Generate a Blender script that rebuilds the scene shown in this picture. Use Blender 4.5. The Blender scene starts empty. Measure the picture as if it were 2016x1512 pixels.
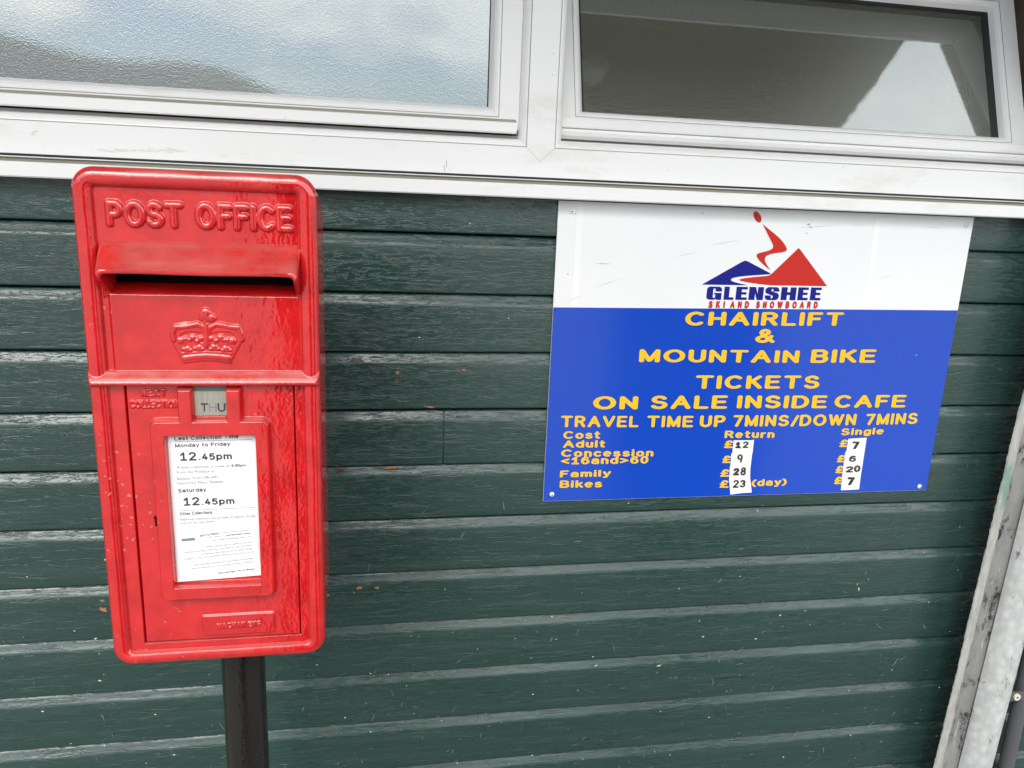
import bpy, bmesh, math, random
import numpy as np
from mathutils import Matrix, Vector
from mathutils.geometry import tessellate_polygon
S = bpy.context.scene
COL = S.collection
R_ = math.radians
rnd = random.Random(7)
nrng = np.random.RandomState(5)
H0 = 1.5                                  # camera height above the ground; lengths below are measured from the camera

# ------------------------------------------------------------------ camera
YAW, PITCH, ROLL, F = 0.181145, 0.237198, -0.0409097, 1508.05
def cam_axes():
    cy, sy, cp, sp = math.cos(YAW), math.sin(YAW), math.cos(PITCH), math.sin(PITCH)
    f = np.array([sy*cp, cy*cp, -sp]); r = np.array([cy, -sy, 0.]); d = np.cross(f, r)
    cr, sr = math.cos(ROLL), math.sin(ROLL)
    return cr*r+sr*d, -sr*r+cr*d, f
CR, CD, CF = cam_axes()
def at(px, py, y):
    """measured pixel of the photograph -> point at depth y (camera at origin)"""
    v = CR*(px-1008)/F + CD*(py-756)/F + CF
    return v*(y/v[1])
cam = bpy.data.cameras.new('camera'); co = bpy.data.objects.new('camera', cam); COL.objects.link(co)
cam.sensor_width = 36; cam.lens = F/2016*36; cam.clip_start = .01; cam.clip_end = 5000
m = Matrix.Identity(4)
for i in range(3):
    m[i][0] = CR[i]; m[i][1] = -CD[i]; m[i][2] = -CF[i]
m[2][3] = H0
co.matrix_world = m
S.camera = co

# ------------------------------------------------------------------ world, sun, exposure
SUN_EL, SUN_AZ = R_(44), R_(205)          # azimuth clockwise from +y
W = bpy.data.worlds.new('World'); S.world = W; W.use_nodes = True
nt = W.node_tree; N = nt.nodes; L = nt.links
bg = N['Background']
sky = N.new('ShaderNodeTexSky'); sky.sky_type = 'NISHITA'; sky.sun_disc = False
sky.sun_elevation = SUN_EL; sky.sun_rotation = SUN_AZ; sky.altitude = 600; sky.dust_density = 1.5
tc = N.new('ShaderNodeTexCoord'); mp = N.new('ShaderNodeMapping'); mp.inputs['Scale'].default_value = (1, 1, 2.6)
mp.inputs['Location'].default_value = (.9, .4, .1)
no = N.new('ShaderNodeTexNoise'); no.inputs['Scale'].default_value = 3.4; no.inputs['Detail'].default_value = 7; no.inputs['Roughness'].default_value = .58
L.new(tc.outputs['Generated'], mp.inputs['Vector']); L.new(mp.outputs['Vector'], no.inputs['Vector'])
sx = N.new('ShaderNodeSeparateXYZ'); L.new(tc.outputs['Generated'], sx.inputs[0])
def wm(op, a, b):
    n = N.new('ShaderNodeMath'); n.operation = op
    for i, v in enumerate((a, b)):
        if isinstance(v, (int, float)): n.inputs[i].default_value = v
        else: L.new(v, n.inputs[i])
    return n.outputs[0]
# broken blue low over the hills, closed cloud above
lift = wm('ADD', wm('ADD', sx.outputs['Z'], wm('MULTIPLY', sx.outputs['X'], .2)), wm('MULTIPLY', wm('SUBTRACT', no.outputs['Fac'], .5), .62))
rp = N.new('ShaderNodeValToRGB'); rp.color_ramp.elements[0].position = .125; rp.color_ramp.elements[1].position = .205; L.new(lift, rp.inputs['Fac'])
cl = N.new('ShaderNodeValToRGB'); cl.color_ramp.elements[0].position = .35; cl.color_ramp.elements[0].color = (9.0, 9.7, 10.3, 1)
cl.color_ramp.elements[1].position = .7; cl.color_ramp.elements[1].color = (14.6, 14.4, 13.6, 1); L.new(no.outputs['Fac'], cl.inputs['Fac'])
mx = N.new('ShaderNodeMixRGB')
L.new(rp.outputs['Color'], mx.inputs['Fac']); L.new(sky.outputs['Color'], mx.inputs['Color1']); L.new(cl.outputs['Color'], mx.inputs['Color2'])
L.new(mx.outputs['Color'], bg.inputs['Color']); bg.inputs['Strength'].default_value = .1
sd = bpy.data.lights.new('sun', 'SUN'); sd.energy = 1.3; sd.angle = R_(40); sd.color = (1, .96, .9)
so = bpy.data.objects.new('sun', sd); COL.objects.link(so)
sv = Vector((math.sin(SUN_AZ)*math.cos(SUN_EL), math.cos(SUN_AZ)*math.cos(SUN_EL), math.sin(SUN_EL)))
so.rotation_euler = sv.to_track_quat('Z', 'Y').to_euler(); so.location = (-4, -6, 8)
S.view_settings.view_transform = 'Standard'; S.view_settings.look = 'None'
S.view_settings.exposure = 1.25; S.view_settings.gamma = 1; S.view_settings.use_curve_mapping = False
S.render.engine = 'CYCLES'; S.cycles.max_bounces = 8

# ------------------------------------------------------------------ helpers
ROOTS = {}
def tag(o, label=None, cat=None, group=None, kind=None):
    if label: o['label'] = label
    if cat: o['category'] = cat
    if group: o['group'] = group
    if kind: o['kind'] = kind
    return o
def empty(name, loc, label, cat):
    o = bpy.data.objects.new(name, None); COL.objects.link(o)
    o.location = (loc[0], loc[1], loc[2]+H0); o.empty_display_size = .1
    ROOTS[o.name] = np.array(o.location); return tag(o, label, cat)
def rootloc(o):
    while o.parent: o = o.parent
    return ROOTS.get(o.name, np.zeros(3))
def mk(name, v, f, mat, parent=None, smooth=False, mi=None, label=None, normals=None):
    """one mesh object; v in camera-origin metres"""
    v = np.asarray(v, float).reshape(-1, 3).copy(); v[:, 2] += H0
    if parent: v -= rootloc(parent)
    me = bpy.data.meshes.new(name)
    if isinstance(f, np.ndarray) and f.ndim == 2:
        nf, k = f.shape
        me.vertices.add(len(v)); me.vertices.foreach_set('co', v.ravel())
        me.loops.add(nf*k); me.loops.foreach_set('vertex_index', f.ravel().astype(np.int32))
        me.polygons.add(nf); me.polygons.foreach_set('loop_start', np.arange(0, nf*k, k, dtype=np.int32))
        me.update(calc_edges=True)
    else:
        me.from_pydata(v.tolist(), [], [list(map(int, q)) for q in f]); me.update()
    for q in (mat if isinstance(mat, (list, tuple)) else [mat]): me.materials.append(q)
    if mi is not None: me.polygons.foreach_set('material_index', np.asarray(mi, dtype=np.int32))
    if smooth is True: me.polygons.foreach_set('use_smooth', np.ones(len(me.polygons), bool))
    elif smooth:
        me.polygons.foreach_set('use_smooth', np.ones(len(me.polygons), bool)); me.set_sharp_from_angle(angle=R_(smooth))
    if normals is not None: me.normals_split_custom_set_from_vertices([tuple(n) for n in normals])
    o = bpy.data.objects.new(name, me); COL.objects.link(o)
    if parent: o.parent = parent
    if label: o['label'] = label
    return o
class MB:
    def __init__(s): s.v = []; s.f = []; s.mi = []
    def add(s, v, f, mi=0):
        b = len(s.v); s.v += [tuple(q) for q in v]; s.f += [tuple(i+b for i in q) for q in f]; s.mi += [mi]*len(f); return s
    def box(s, x0, x1, y0, y1, z0, z1, mi=0):
        v = [(x, y, z) for z in (z0, z1) for y in (y0, y1) for x in (x0, x1)]
        return s.add(v, [(0, 2, 3, 1), (4, 5, 7, 6), (0, 1, 5, 4), (2, 6, 7, 3), (0, 4, 6, 2), (1, 3, 7, 5)], mi)
    def extrude_x(s, prof, x0, x1, mi=0, mis=None, cap=True):
        n = len(prof); v = [(x0, y, z) for y, z in prof]+[(x1, y, z) for y, z in prof]
        for i in range(n):
            j = (i+1) % n; s.add([v[i], v[j], v[n+j], v[n+i]], [(0, 1, 2, 3)], mis[i] if mis else mi)
        if cap:
            for off in (0, n):
                t = tessellate_polygon([[Vector((p[0], p[1], 0)) for p in prof]])
                s.add(v[off:off+n], [tuple(q) for q in t], mi)
        return s
    def loop_frame(s, x0, x1, z0, z1, prof, mi=0, mis=None, bot=0.):
        """mitred frame: concentric rectangles at (inset, y)"""
        rg = [[(x0+i, y, z0+max(0, i-bot)), (x1-i, y, z0+max(0, i-bot)), (x1-i, y, z1-i), (x0+i, y, z1-i)] for i, y in prof]
        for k in range(len(rg)-1):
            for a in range(4):
                b = (a+1) % 4
                s.add([rg[k][a], rg[k][b], rg[k+1][b], rg[k+1][a]], [(0, 1, 2, 3)], mis[k] if mis else mi)
        return s
    def build(s, name, mat, parent=None, **k): return mk(name, s.v, s.f, mat, parent, mi=s.mi, **k)
def cyl(mb, c, r, y0, y1, n=24, mi=0):
    """short cylinder along y, facing the viewer (y0 is the near end)"""
    v = [(c[0]+r*math.cos(2*math.pi*i/n), y, c[1]+r*math.sin(2*math.pi*i/n)) for y in (y0, y1) for i in range(n)]
    mb.add(v, [tuple(range(n))]+[(i, (i+1) % n, n+(i+1) % n, n+i) for i in range(n)], mi)

# ------------------------------------------------------------------ materials
def mat(name, col, rough=.5, spec=.5, metal=0., coat=0., coat_r=.1, build=None, ior=None):
    m = bpy.data.materials.new(name); m.use_nodes = True
    p = m.node_tree.nodes['Principled BSDF']
    p.inputs['Base Color'].default_value = (*col, 1); p.inputs['Roughness'].default_value = rough
    p.inputs['Specular IOR Level'].default_value = spec; p.inputs['Metallic'].default_value = metal
    p.inputs['Coat Weight'].default_value = coat; p.inputs['Coat Roughness'].default_value = coat_r
    if ior: p.inputs['IOR'].default_value = ior
    if build: build(G_(m.node_tree, p))
    return m
class G_:
    def __init__(s, nt, p): s.nt = nt; s.p = p; s.N = nt.nodes; s.L = nt.links; s._c = None
    def lk(s, a, b): s.L.new(a, b)
    def coord(s, scale=(1, 1, 1), rot=(0, 0, 0), loc=(0, 0, 0)):
        if s._c is None: s._c = s.N.new('ShaderNodeTexCoord')
        mp = s.N.new('ShaderNodeMapping'); mp.inputs['Scale'].default_value = scale; mp.inputs['Rotation'].default_value = rot; mp.inputs['Location'].default_value = loc
        s.lk(s._c.outputs['Object'], mp.inputs['Vector']); return mp.outputs['Vector']
    def noise(s, scale, vec=None, detail=4, rough=.55, dist=0.):
        n = s.N.new('ShaderNodeTexNoise'); n.inputs['Scale'].default_value = scale; n.inputs['Detail'].default_value = detail
        n.inputs['Roughness'].default_value = rough; n.inputs['Distortion'].default_value = dist
        s.lk(vec if vec is not None else s.coord(), n.inputs['Vector']); return n.outputs['Fac']
    def voro(s, scale, vec=None, feat='F1'):
        n = s.N.new('ShaderNodeTexVoronoi'); n.inputs['Scale'].default_value = scale; n.feature = feat
        s.lk(vec if vec is not None else s.coord(), n.inputs['Vector']); return n.outputs['Distance']
    def ramp(s, fac, stops):
        r = s.N.new('ShaderNodeValToRGB'); e = r.color_ramp.elements
        while len(e) < len(stops): e.new(.5)
        for q, (p, c) in zip(e, stops):
            q.position = p; q.color = (c, c, c, 1) if not isinstance(c, tuple) else (*c, 1)
        s.lk(fac, r.inputs['Fac']); return r.outputs['Color']
    def mix(s, fac, a, b, mode='MIX'):
        n = s.N.new('ShaderNodeMixRGB'); n.blend_type = mode
        for k, v in (('Fac', fac), ('Color1', a), ('Color2', b)):
            if isinstance(v, (int, float)): n.inputs[k].default_value = v if k == 'Fac' else (v, v, v, 1)
            elif isinstance(v, tuple): n.inputs[k].default_value = (*v, 1)
            else: s.lk(v, n.inputs[k])
        return n.outputs['Color']
    def math(s, op, a, b=0.):
        n = s.N.new('ShaderNodeMath'); n.operation = op
        for i, v in enumerate((a, b)):
            if isinstance(v, (int, float)): n.inputs[i].default_value = v
            else: s.lk(v, n.inputs[i])
        return n.outputs[0]
    def bump(s, h, strength, dist=.001, prev=None):
        n = s.N.new('ShaderNodeBump'); n.inputs['Strength'].default_value = strength; n.inputs['Distance'].default_value = dist
        s.lk(h, n.inputs['Height'])
        if prev: s.lk(prev, n.inputs['Normal'])
        return n.outputs['Normal']
    def nz(s):
        g = s.N.new('ShaderNodeNewGeometry'); x = s.N.new('ShaderNodeSeparateXYZ'); s.lk(g.outputs['True Normal'], x.inputs[0]); return x.outputs['Z']
    def point(s):
        g = s.N.new('ShaderNodeNewGeometry'); return g.outputs['Pointiness']
    def col(s, c): s.lk(c, s.p.inputs['Base Color'])
    def rough(s, c): s.lk(c, s.p.inputs['Roughness'])
    def normal(s, n): s.lk(n, s.p.inputs['Normal'])

RED = (.60, .010, .014)
def b_red(g, dusty=1.):
    v1 = g.noise(38, detail=5); v2 = g.noise(9, detail=3)
    c = g.mix(g.ramp(v1, [(.35, 0.), (.7, 1.)]), (.55, .012, .014), (.42, .006, .009))
    # chalky dust settled on the upward slopes
    up = g.ramp(g.nz(), [(.25, 0.), (.62, 1.)]); dn = g.ramp(g.noise(26, g.coord((.5, 1, 1)), 6, .65), [(.34, .12), (.62, 1.)])
    dust = g.math('MULTIPLY', g.math('MULTIPLY', up, dn), dusty)
    c = g.mix(g.math('MULTIPLY', dust, .55), c, (.31, .095, .078))
    # pale knocks and small chips to dull undercoat
    ch = g.ramp(g.noise(150, detail=2), [(.675, 0.), (.70, 1.)])
    big = g.ramp(g.noise(7, detail=1), [(.5, 0.), (.62, 1.)])
    c = g.mix(g.math('MULTIPLY', g.math('MULTIPLY', ch, big), .75), c, (.62, .17, .15))
    ed = g.ramp(g.point(), [(.56, 0.), (.62, 1.)]); en = g.ramp(g.noise(60, detail=4), [(.62, 0.), (.68, 1.)])
    c = g.mix(g.math('MULTIPLY', ed, en), c, (.19, .09, .065))
    g.col(c)
    r = g.math('ADD', g.ramp(g.noise(18, detail=5), [(.3, .05), (.75, .19)]), g.math('MULTIPLY', dust, .35)); g.rough(r)
    h = g.math('ADD', g.noise(95, g.coord((1, 1, .7)), 3), g.math('MULTIPLY', g.noise(420, g.coord((1, 1, .6)), 2), .35))
    n = g.bump(h, .16, .0006); n = g.bump(g.noise(30, g.coord((1, 1, .8)), 3), .14, .0010, n); g.normal(n)
M = {}
M['red'] = mat('red_gloss_paint', RED, .2, 1.0, build=b_red)
M['red_clean'] = mat('red_sheltered_paint', RED, .2, .55, build=lambda g: b_red(g, 0.))
def b_clad(g):
    gr = g.noise(60, g.coord((.045, 1, 1)), 6, .6, .3); big = g.noise(3.2, g.coord((.5, 1, 1)), 4)
    fine = g.noise(260, g.coord((.06, 1, 1)), 4, .7)
    c = g.mix(g.ramp(big, [(.3, 0.), (.7, 1.)]), (.013, .040, .034), (.020, .051, .043))
    c = g.mix(g.math('MULTIPLY', g.ramp(gr, [(.5, 0.), (.75, 1.)]), .35), c, (.055, .085, .075))
    # scuffs: pale, streaky, in patches
    pt = g.ramp(g.noise(5, detail=3), [(.42, 0.), (.62, 1.)])
    sc = g.ramp(g.noise(75, g.coord((.22, 1, 1), (0, .5, 0)), 5, .75), [(.60, 0.), (.72, 1.)])
    c = g.mix(g.math('MULTIPLY', g.math('MULTIPLY', sc, pt), .5), c, (.10, .135, .125))
    sc2 = g.ramp(g.noise(150, g.coord((.035, 1, 1)), 3, .8), [(.66, 0.), (.74, 1.)])
    c = g.mix(g.math('MULTIPLY', sc2, .2), c, (.13, .17, .155))
    ck = g.ramp(g.noise(170, g.coord((.07, 1, 1)), 5, .75, .5), [(.34, 1.), (.41, 0.)]); c = g.mix(g.math('MULTIPLY', ck, .6), c, (.008, .014, .013))
    sp = g.ramp(g.noise(330, g.coord((.5, 1, 1)), 2), [(.70, 0.), (.76, 1.)]); c = g.mix(g.math('MULTIPLY', g.math('MULTIPLY', sp, pt), .6), c, (.16, .19, .175))
    g.col(c)
    g.rough(g.ramp(g.noise(40, g.coord((.15, 1, 1)), 5), [(.3, .16), (.75, .34)]))
    n = g.bump(g.math('ADD', fine, g.math('MULTIPLY', gr, 1.2)), .42, .0006)
    cr = g.ramp(g.noise(120, g.coord((.10, 1, 1)), 4, .7, .6), [(.36, 0.), (.44, 1.)])
    n = g.bump(cr, .5, .0008, n); n = g.bump(g.ramp(g.noise(210, g.coord((.2, 1, 1)), 5, .75, .8), [(.40, 0.), (.47, 1.)]), .4, .0005, n); g.normal(n)
M['clad'] = mat('green_gloss_board', (.03, .05, .045), .4, .72, build=b_clad)
M['dark'] = mat('dark_gap', (.004, .005, .005), .9, .1)
M['chip_orange'] = mat('bare_orange_wood', (.34, .17, .08), .8, .2)
M['chip_pale'] = mat('pale_fleck', (.62, .58, .50), .7, .3)
M['chip_green'] = mat('old_green_undercoat', (.085, .135, .12), .6, .3)
M['chip_grey'] = mat('grey_scuff', (.13, .16, .15), .6, .3)
M['chip_red'] = mat('red_paint_smear', (.13, .03, .03), .5, .4)
def b_upvc(g):
    st = g.ramp(g.noise(14, g.coord((.35, 1, 1)), 6, .7), [(.55, 0.), (.8, 1.)])
    c = g.mix(g.math('MULTIPLY', st, .5), (.79, .785, .785), (.52, .48, .42))
    d = g.ramp(g.noise(130, detail=2), [(.755, 0.), (.78, 1.)])
    c = g.mix(g.math('MULTIPLY', d, .5), c, (.3, .28, .26)); g.col(c)
    g.normal(g.bump(g.noise(25, detail=2), .05, .002))
M['upvc'] = mat('white_upvc', (.8, .795, .785), .32, .45, build=b_upvc)
def b_grime(g):
    c = g.mix(g.ramp(g.noise(40, g.coord((.12, 1, 1)), 6, .7), [(.3, 0.), (.7, 1.)]), (.40, .37, .31), (.30, .28, .23)); g.col(c)
M['grime'] = mat('grimy_upvc', (.5, .48, .42), .6, .3, build=b_grime)
M['grime_light'] = mat('pale_grime', (.70, .68, .63), .6, .3)
M['seam'] = mat('weld_seam', (.42, .41, .39), .6, .3)
M['rubber'] = mat('black_rubber', (.012, .012, .013), .45, .4)
M['seal'] = mat('grey_seal', (.34, .32, .31), .6, .3)
def pane_mat(name, base, refl, rough, bstr):
    m = bpy.data.materials.new(name); m.use_nodes = True; nt = m.node_tree; p = nt.nodes['Principled BSDF']; g = G_(nt, p)
    p.inputs['Base Color'].default_value = (*base, 1); p.inputs['Roughness'].default_value = .25; p.inputs['Specular IOR Level'].default_value = 0.
    gl = nt.nodes.new('ShaderNodeBsdfGlossy'); gl.inputs['Roughness'].default_value = rough; gl.inputs['Color'].default_value = (.90, .97, 1, 1)
    g2 = nt.nodes.new('ShaderNodeBsdfGlossy'); g2.inputs['Roughness'].default_value = .05; g2.inputs['Color'].default_value = (.93, .97, .98, 1)
    mg = nt.nodes.new('ShaderNodeMixShader'); mg.inputs[0].default_value = .42
    mx = nt.nodes.new('ShaderNodeMixShader'); mx.inputs[0].default_value = refl
    h = g.math('ADD', g.noise(430, detail=2), g.math('MULTIPLY', g.noise(190, detail=1), .4))
    n = g.bump(h, bstr, .0006); g.normal(n); nt.links.new(n, gl.inputs['Normal']); nt.links.new(g.bump(h, .5, .0011), g2.inputs['Normal'])
    nt.links.new(gl.outputs[0], mg.inputs[1]); nt.links.new(g2.outputs[0], mg.inputs[2])
    nt.links.new(p.outputs[0], mx.inputs[1]); nt.links.new(mg.outputs[0], mx.inputs[2])
    nt.links.new(mx.outputs[0], nt.nodes['Material Output'].inputs['Surface']); return m
M['pane'] = pane_mat('obscured_glass', (.072, .072, .055), .27, .012, .025)
M['black'] = mat('black_gloss_paint', (.010, .009, .008), .16, .5, build=lambda g: (
    g.normal(g.bump(g.noise(70, g.coord((1, 1, .25)), 4), .6, .002)),
    g.col(g.mix(g.ramp(g.noise(160, detail=3), [(.70, 0.), (.78, 1.)]), (.012, .011, .010), (.09, .085, .08)))))
def b_paper(g):
    g.normal(g.bump(g.noise(18, detail=3), .35, .004)); g.col(g.mix(g.noise(9), (.80, .81, .82), (.74, .75, .77)))
M['paper'] = mat('white_paper', (.8, .8, .82), .35, .5, build=b_paper)
M['ink'] = mat('dark_grey_ink', (.045, .045, .06), .6, .3)
M['ink_light'] = mat('thin_grey_ink', (.20, .20, .23), .6, .3)
M['ink_pale'] = mat('pale_grey_ink', (.36, .36, .37), .6, .3)
def b_tin(g):
    s = g.noise(300, g.coord((1, 1, .03)), 3, .7)
    g.col(g.mix(s, (.42, .40, .34), (.62, .60, .52))); g.rough(g.ramp(s, [(.3, .30), (.7, .5)])); g.normal(g.bump(s, .2, .0005))
M['tin'] = mat('brushed_steel', (.55, .53, .46), .4, .5, metal=.85, build=b_tin)
M['tin_dark'] = mat('dull_steel', (.16, .165, .155), .5, .4, metal=.5)
def b_white_sign(g):
    c = g.mix(g.ramp(g.noise(4, detail=4), [(.35, 0.), (.7, 1.)]), (.77, .775, .78), (.74, .745, .76))
    sc = g.ramp(g.noise(60, g.coord((.05, 1, 1), (0, .3, 0)), 3, .8), [(.69, 0.), (.76, 1.)])
    c = g.mix(g.math('MULTIPLY', sc, .25), c, (.5, .5, .5)); g.col(c)
    g.normal(g.bump(g.noise(6, detail=2), .05, .004))
M['sign_white'] = mat('white_sign_board', (.8, .81, .82), .28, .5, build=b_white_sign)
def b_blue(g):
    sc = g.ramp(g.noise(90, g.coord((.06, 1, 1), (0, .35, 0)), 3, .8), [(.69, 0.), (.78, 1.)])
    c = g.mix(g.math('MULTIPLY', sc, .16), (.008, .058, .45), (.10, .19, .6)); g.col(c)
    g.rough(g.ramp(g.noise(5, detail=3), [(.3, .12), (.7, .2)])); g.normal(g.bump(g.noise(5, detail=2), .06, .004))
M['sign_blue'] = mat('blue_vinyl', (.010, .070, .50), .26, .6, build=b_blue)
M['film'] = mat('white_film', (.80, .80, .80), .35, .4)
M['yellow'] = mat('yellow_vinyl', (.80, .47, .014), .5, .25)
M['logo_red'] = mat('red_vinyl', (.50, .022, .015), .5, .2)
M['logo_blue'] = mat('navy_vinyl', (.004, .008, .20), .5, .2)
M['tape'] = mat('white_cloth_tape', (.80, .79, .75), .7, .3, build=lambda g: g.normal(g.bump(g.noise(300, g.coord((1, 1, .3)), 3), .2, .0008)))
M['marker'] = mat('black_marker', (.030, .024, .022), .6, .3, build=lambda g: g.col(g.mix(g.ramp(g.noise(260, detail=3), [(.45, 0.), (.7, 1.)]), (.022, .018, .017), (.13, .11, .10))))
M['screw'] = mat('zinc_screw', (.84, .84, .83), .35, .5, metal=.15)
M['screw_hole'] = mat('screw_recess', (.10, .09, .08), .7, .3)
def b_galv(g):
    sp = g.voro(70, g.coord((1, 1, .7)))
    c = g.mix(g.noise(45, detail=5, rough=.65), (.40, .41, .41), (.70, .71, .71))
    c = g.mix(g.math('MULTIPLY', g.ramp(sp, [(.2, 0.), (.7, 1.)]), .45), c, (.34, .35, .35))
    dk = g.ramp(g.noise(26, g.coord((1, 1, .4)), 8, .75), [(.57, 0.), (.62, 1.)])
    c = g.mix(g.math('MULTIPLY', dk, .8), c, (.06, .06, .058))
    g.col(c); g.rough(g.ramp(g.noise(30, detail=4), [(.3, .34), (.7, .58)])); g.normal(g.bump(g.noise(140, g.coord((1, 1, .5)), 5), .25, .001))
M['galv'] = mat('galvanised_steel', (.5, .5, .5), .45, .5, metal=.2, build=b_galv)
def b_galv_dirt_shade(g):  # grime plus the valley's shade, both put into the colour
    c = g.mix(g.noise(40, g.coord((1, 1, .35)), 7, .7), (.13, .13, .13), (.36, .36, .355))
    dk = g.ramp(g.noise(42, g.coord((1, 1, .5)), 8, .8), [(.53, 0.), (.60, 1.)])
    c = g.mix(dk, c, (.03, .032, .03)); lt = g.ramp(g.noise(48, g.coord((1, 1, .07)), 5, .75), [(.60, 0.), (.64, 1.)])
    c = g.mix(lt, c, (.45, .45, .43)); g.col(c); g.normal(g.bump(g.noise(150, g.coord((1, 1, .4)), 5), .4, .001))
M['galv_dirt_shade'] = mat('grimy_shaded_steel', (.2, .2, .2), .6, .35, metal=.2, build=b_galv_dirt_shade)
def b_galv_edge(g):
    c = g.mix(g.noise(60, g.coord((1, 1, .3)), 7, .75), (.10, .10, .097), (.58, .57, .55))
    gn = g.ramp(g.noise(16, g.coord((1, 1, .5), loc=(3, 1, 2)), 4), [(.60, 0.), (.68, 1.)])
    c = g.mix(g.math('MULTIPLY', gn, .8), c, (.12, .24, .19)); g.col(c); g.normal(g.bump(g.noise(150, detail=5), .5, .001))
M['galv_edge'] = mat('weathered_steel_edge', (.4, .4, .37), .65, .3, build=b_galv_edge)
M['pipe'] = mat('grey_plastic', (.085, .085, .095), .4, .45)
M['soffit'] = mat('brown_soffit_board', (.20, .185, .135), .6, .35, build=lambda g: g.col(g.mix(g.noise(30, g.coord((.1, 1, 1)), 4), (.17, .16, .115), (.24, .22, .16))))
M['brown'] = mat('brown_inner_wall', (.4, .3, .2), .6, .3, build=lambda g: g.col(g.mix(g.noise(12), (.34, .26, .18), (.46, .36, .25))))
M['blocker'] = mat('dark_blocker', (.03, .028, .025), .7, .2)  # for the added blocks behind the camera
M['ground'] = mat('asphalt_gravel', (.09, .088, .082), .9, .3, build=lambda g: (
    g.col(g.mix(g.noise(30, detail=8, rough=.7), (.12, .12, .116), (.26, .26, .25))), g.normal(g.bump(g.noise(60, detail=6), .6, .01))))
M['hill'] = mat('hazed_heather_hillside', (.05, .055, .03), .95, .1, build=lambda g: g.col(g.mix(g.noise(.012, detail=8), (.10, .12, .125), (.16, .165, .155))))  # blue-grey tint puts distance haze into the colour

# ------------------------------------------------------------------ ground and hills (behind the viewer; seen in the glass)
mk('ground', [(-400, -400, -H0), (400, -400, -H0), (400, 60, -H0), (-400, 60, -H0)], [(0, 1, 2, 3)], M['ground'])['kind'] = 'structure'
def hills():
    na, nr = 120, 22; v = []; ph = [rnd.uniform(0, 6.28) for _ in range(8)]
    for j in range(nr):
        r = 160*(1.16**j)
        for i in range(na+1):
            a = math.pi + math.pi*i/na                       # from -x round through -y to +x
            t = i/na
            top = float(np.interp(t, [0, .3, .36, .41, .45, .49, .56, .7, 1], [.17, .165, .155, .133, .113, .092, .06, .045, .06]))
            top += .012*math.sin(9*t*math.pi+ph[0]) + .006*math.sin(23*t*math.pi+ph[1])
            q = min(1, max(0, (r-170)/600)); q = q*q*(3-2*q)
            z = -H0-.3 + top*q*r*1.0*(1 if r < 800 else 800/r)
            z += q*(2.5*math.sin(a*17+r*.01+ph[2])+2*math.sin(a*31-r*.017+ph[3]))
            v.append((r*math.cos(a), r*math.sin(a), z))
    f = [(j*(na+1)+i, j*(na+1)+i+1, (j+1)*(na+1)+i+1, (j+1)*(na+1)+i) for j in range(nr-1) for i in range(na)]
    mk('hills', v, f, M['hill'], smooth=True)['kind'] = 'structure'
hills()

# ------------------------------------------------------------------ building: cladding
YW = 1.30
bld = empty('cafe_building', (0.4, YW, -H0), 'dark green timber clad cafe wall with white plastic windows above', 'building')
GROOVES = [.042, -.061, -.1615, -.263, -.3663, -.468, -.5715, -.676, -.781, -.887, -.9935, -1.099, -1.206, -1.314, -1.423, -1.5]
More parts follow.
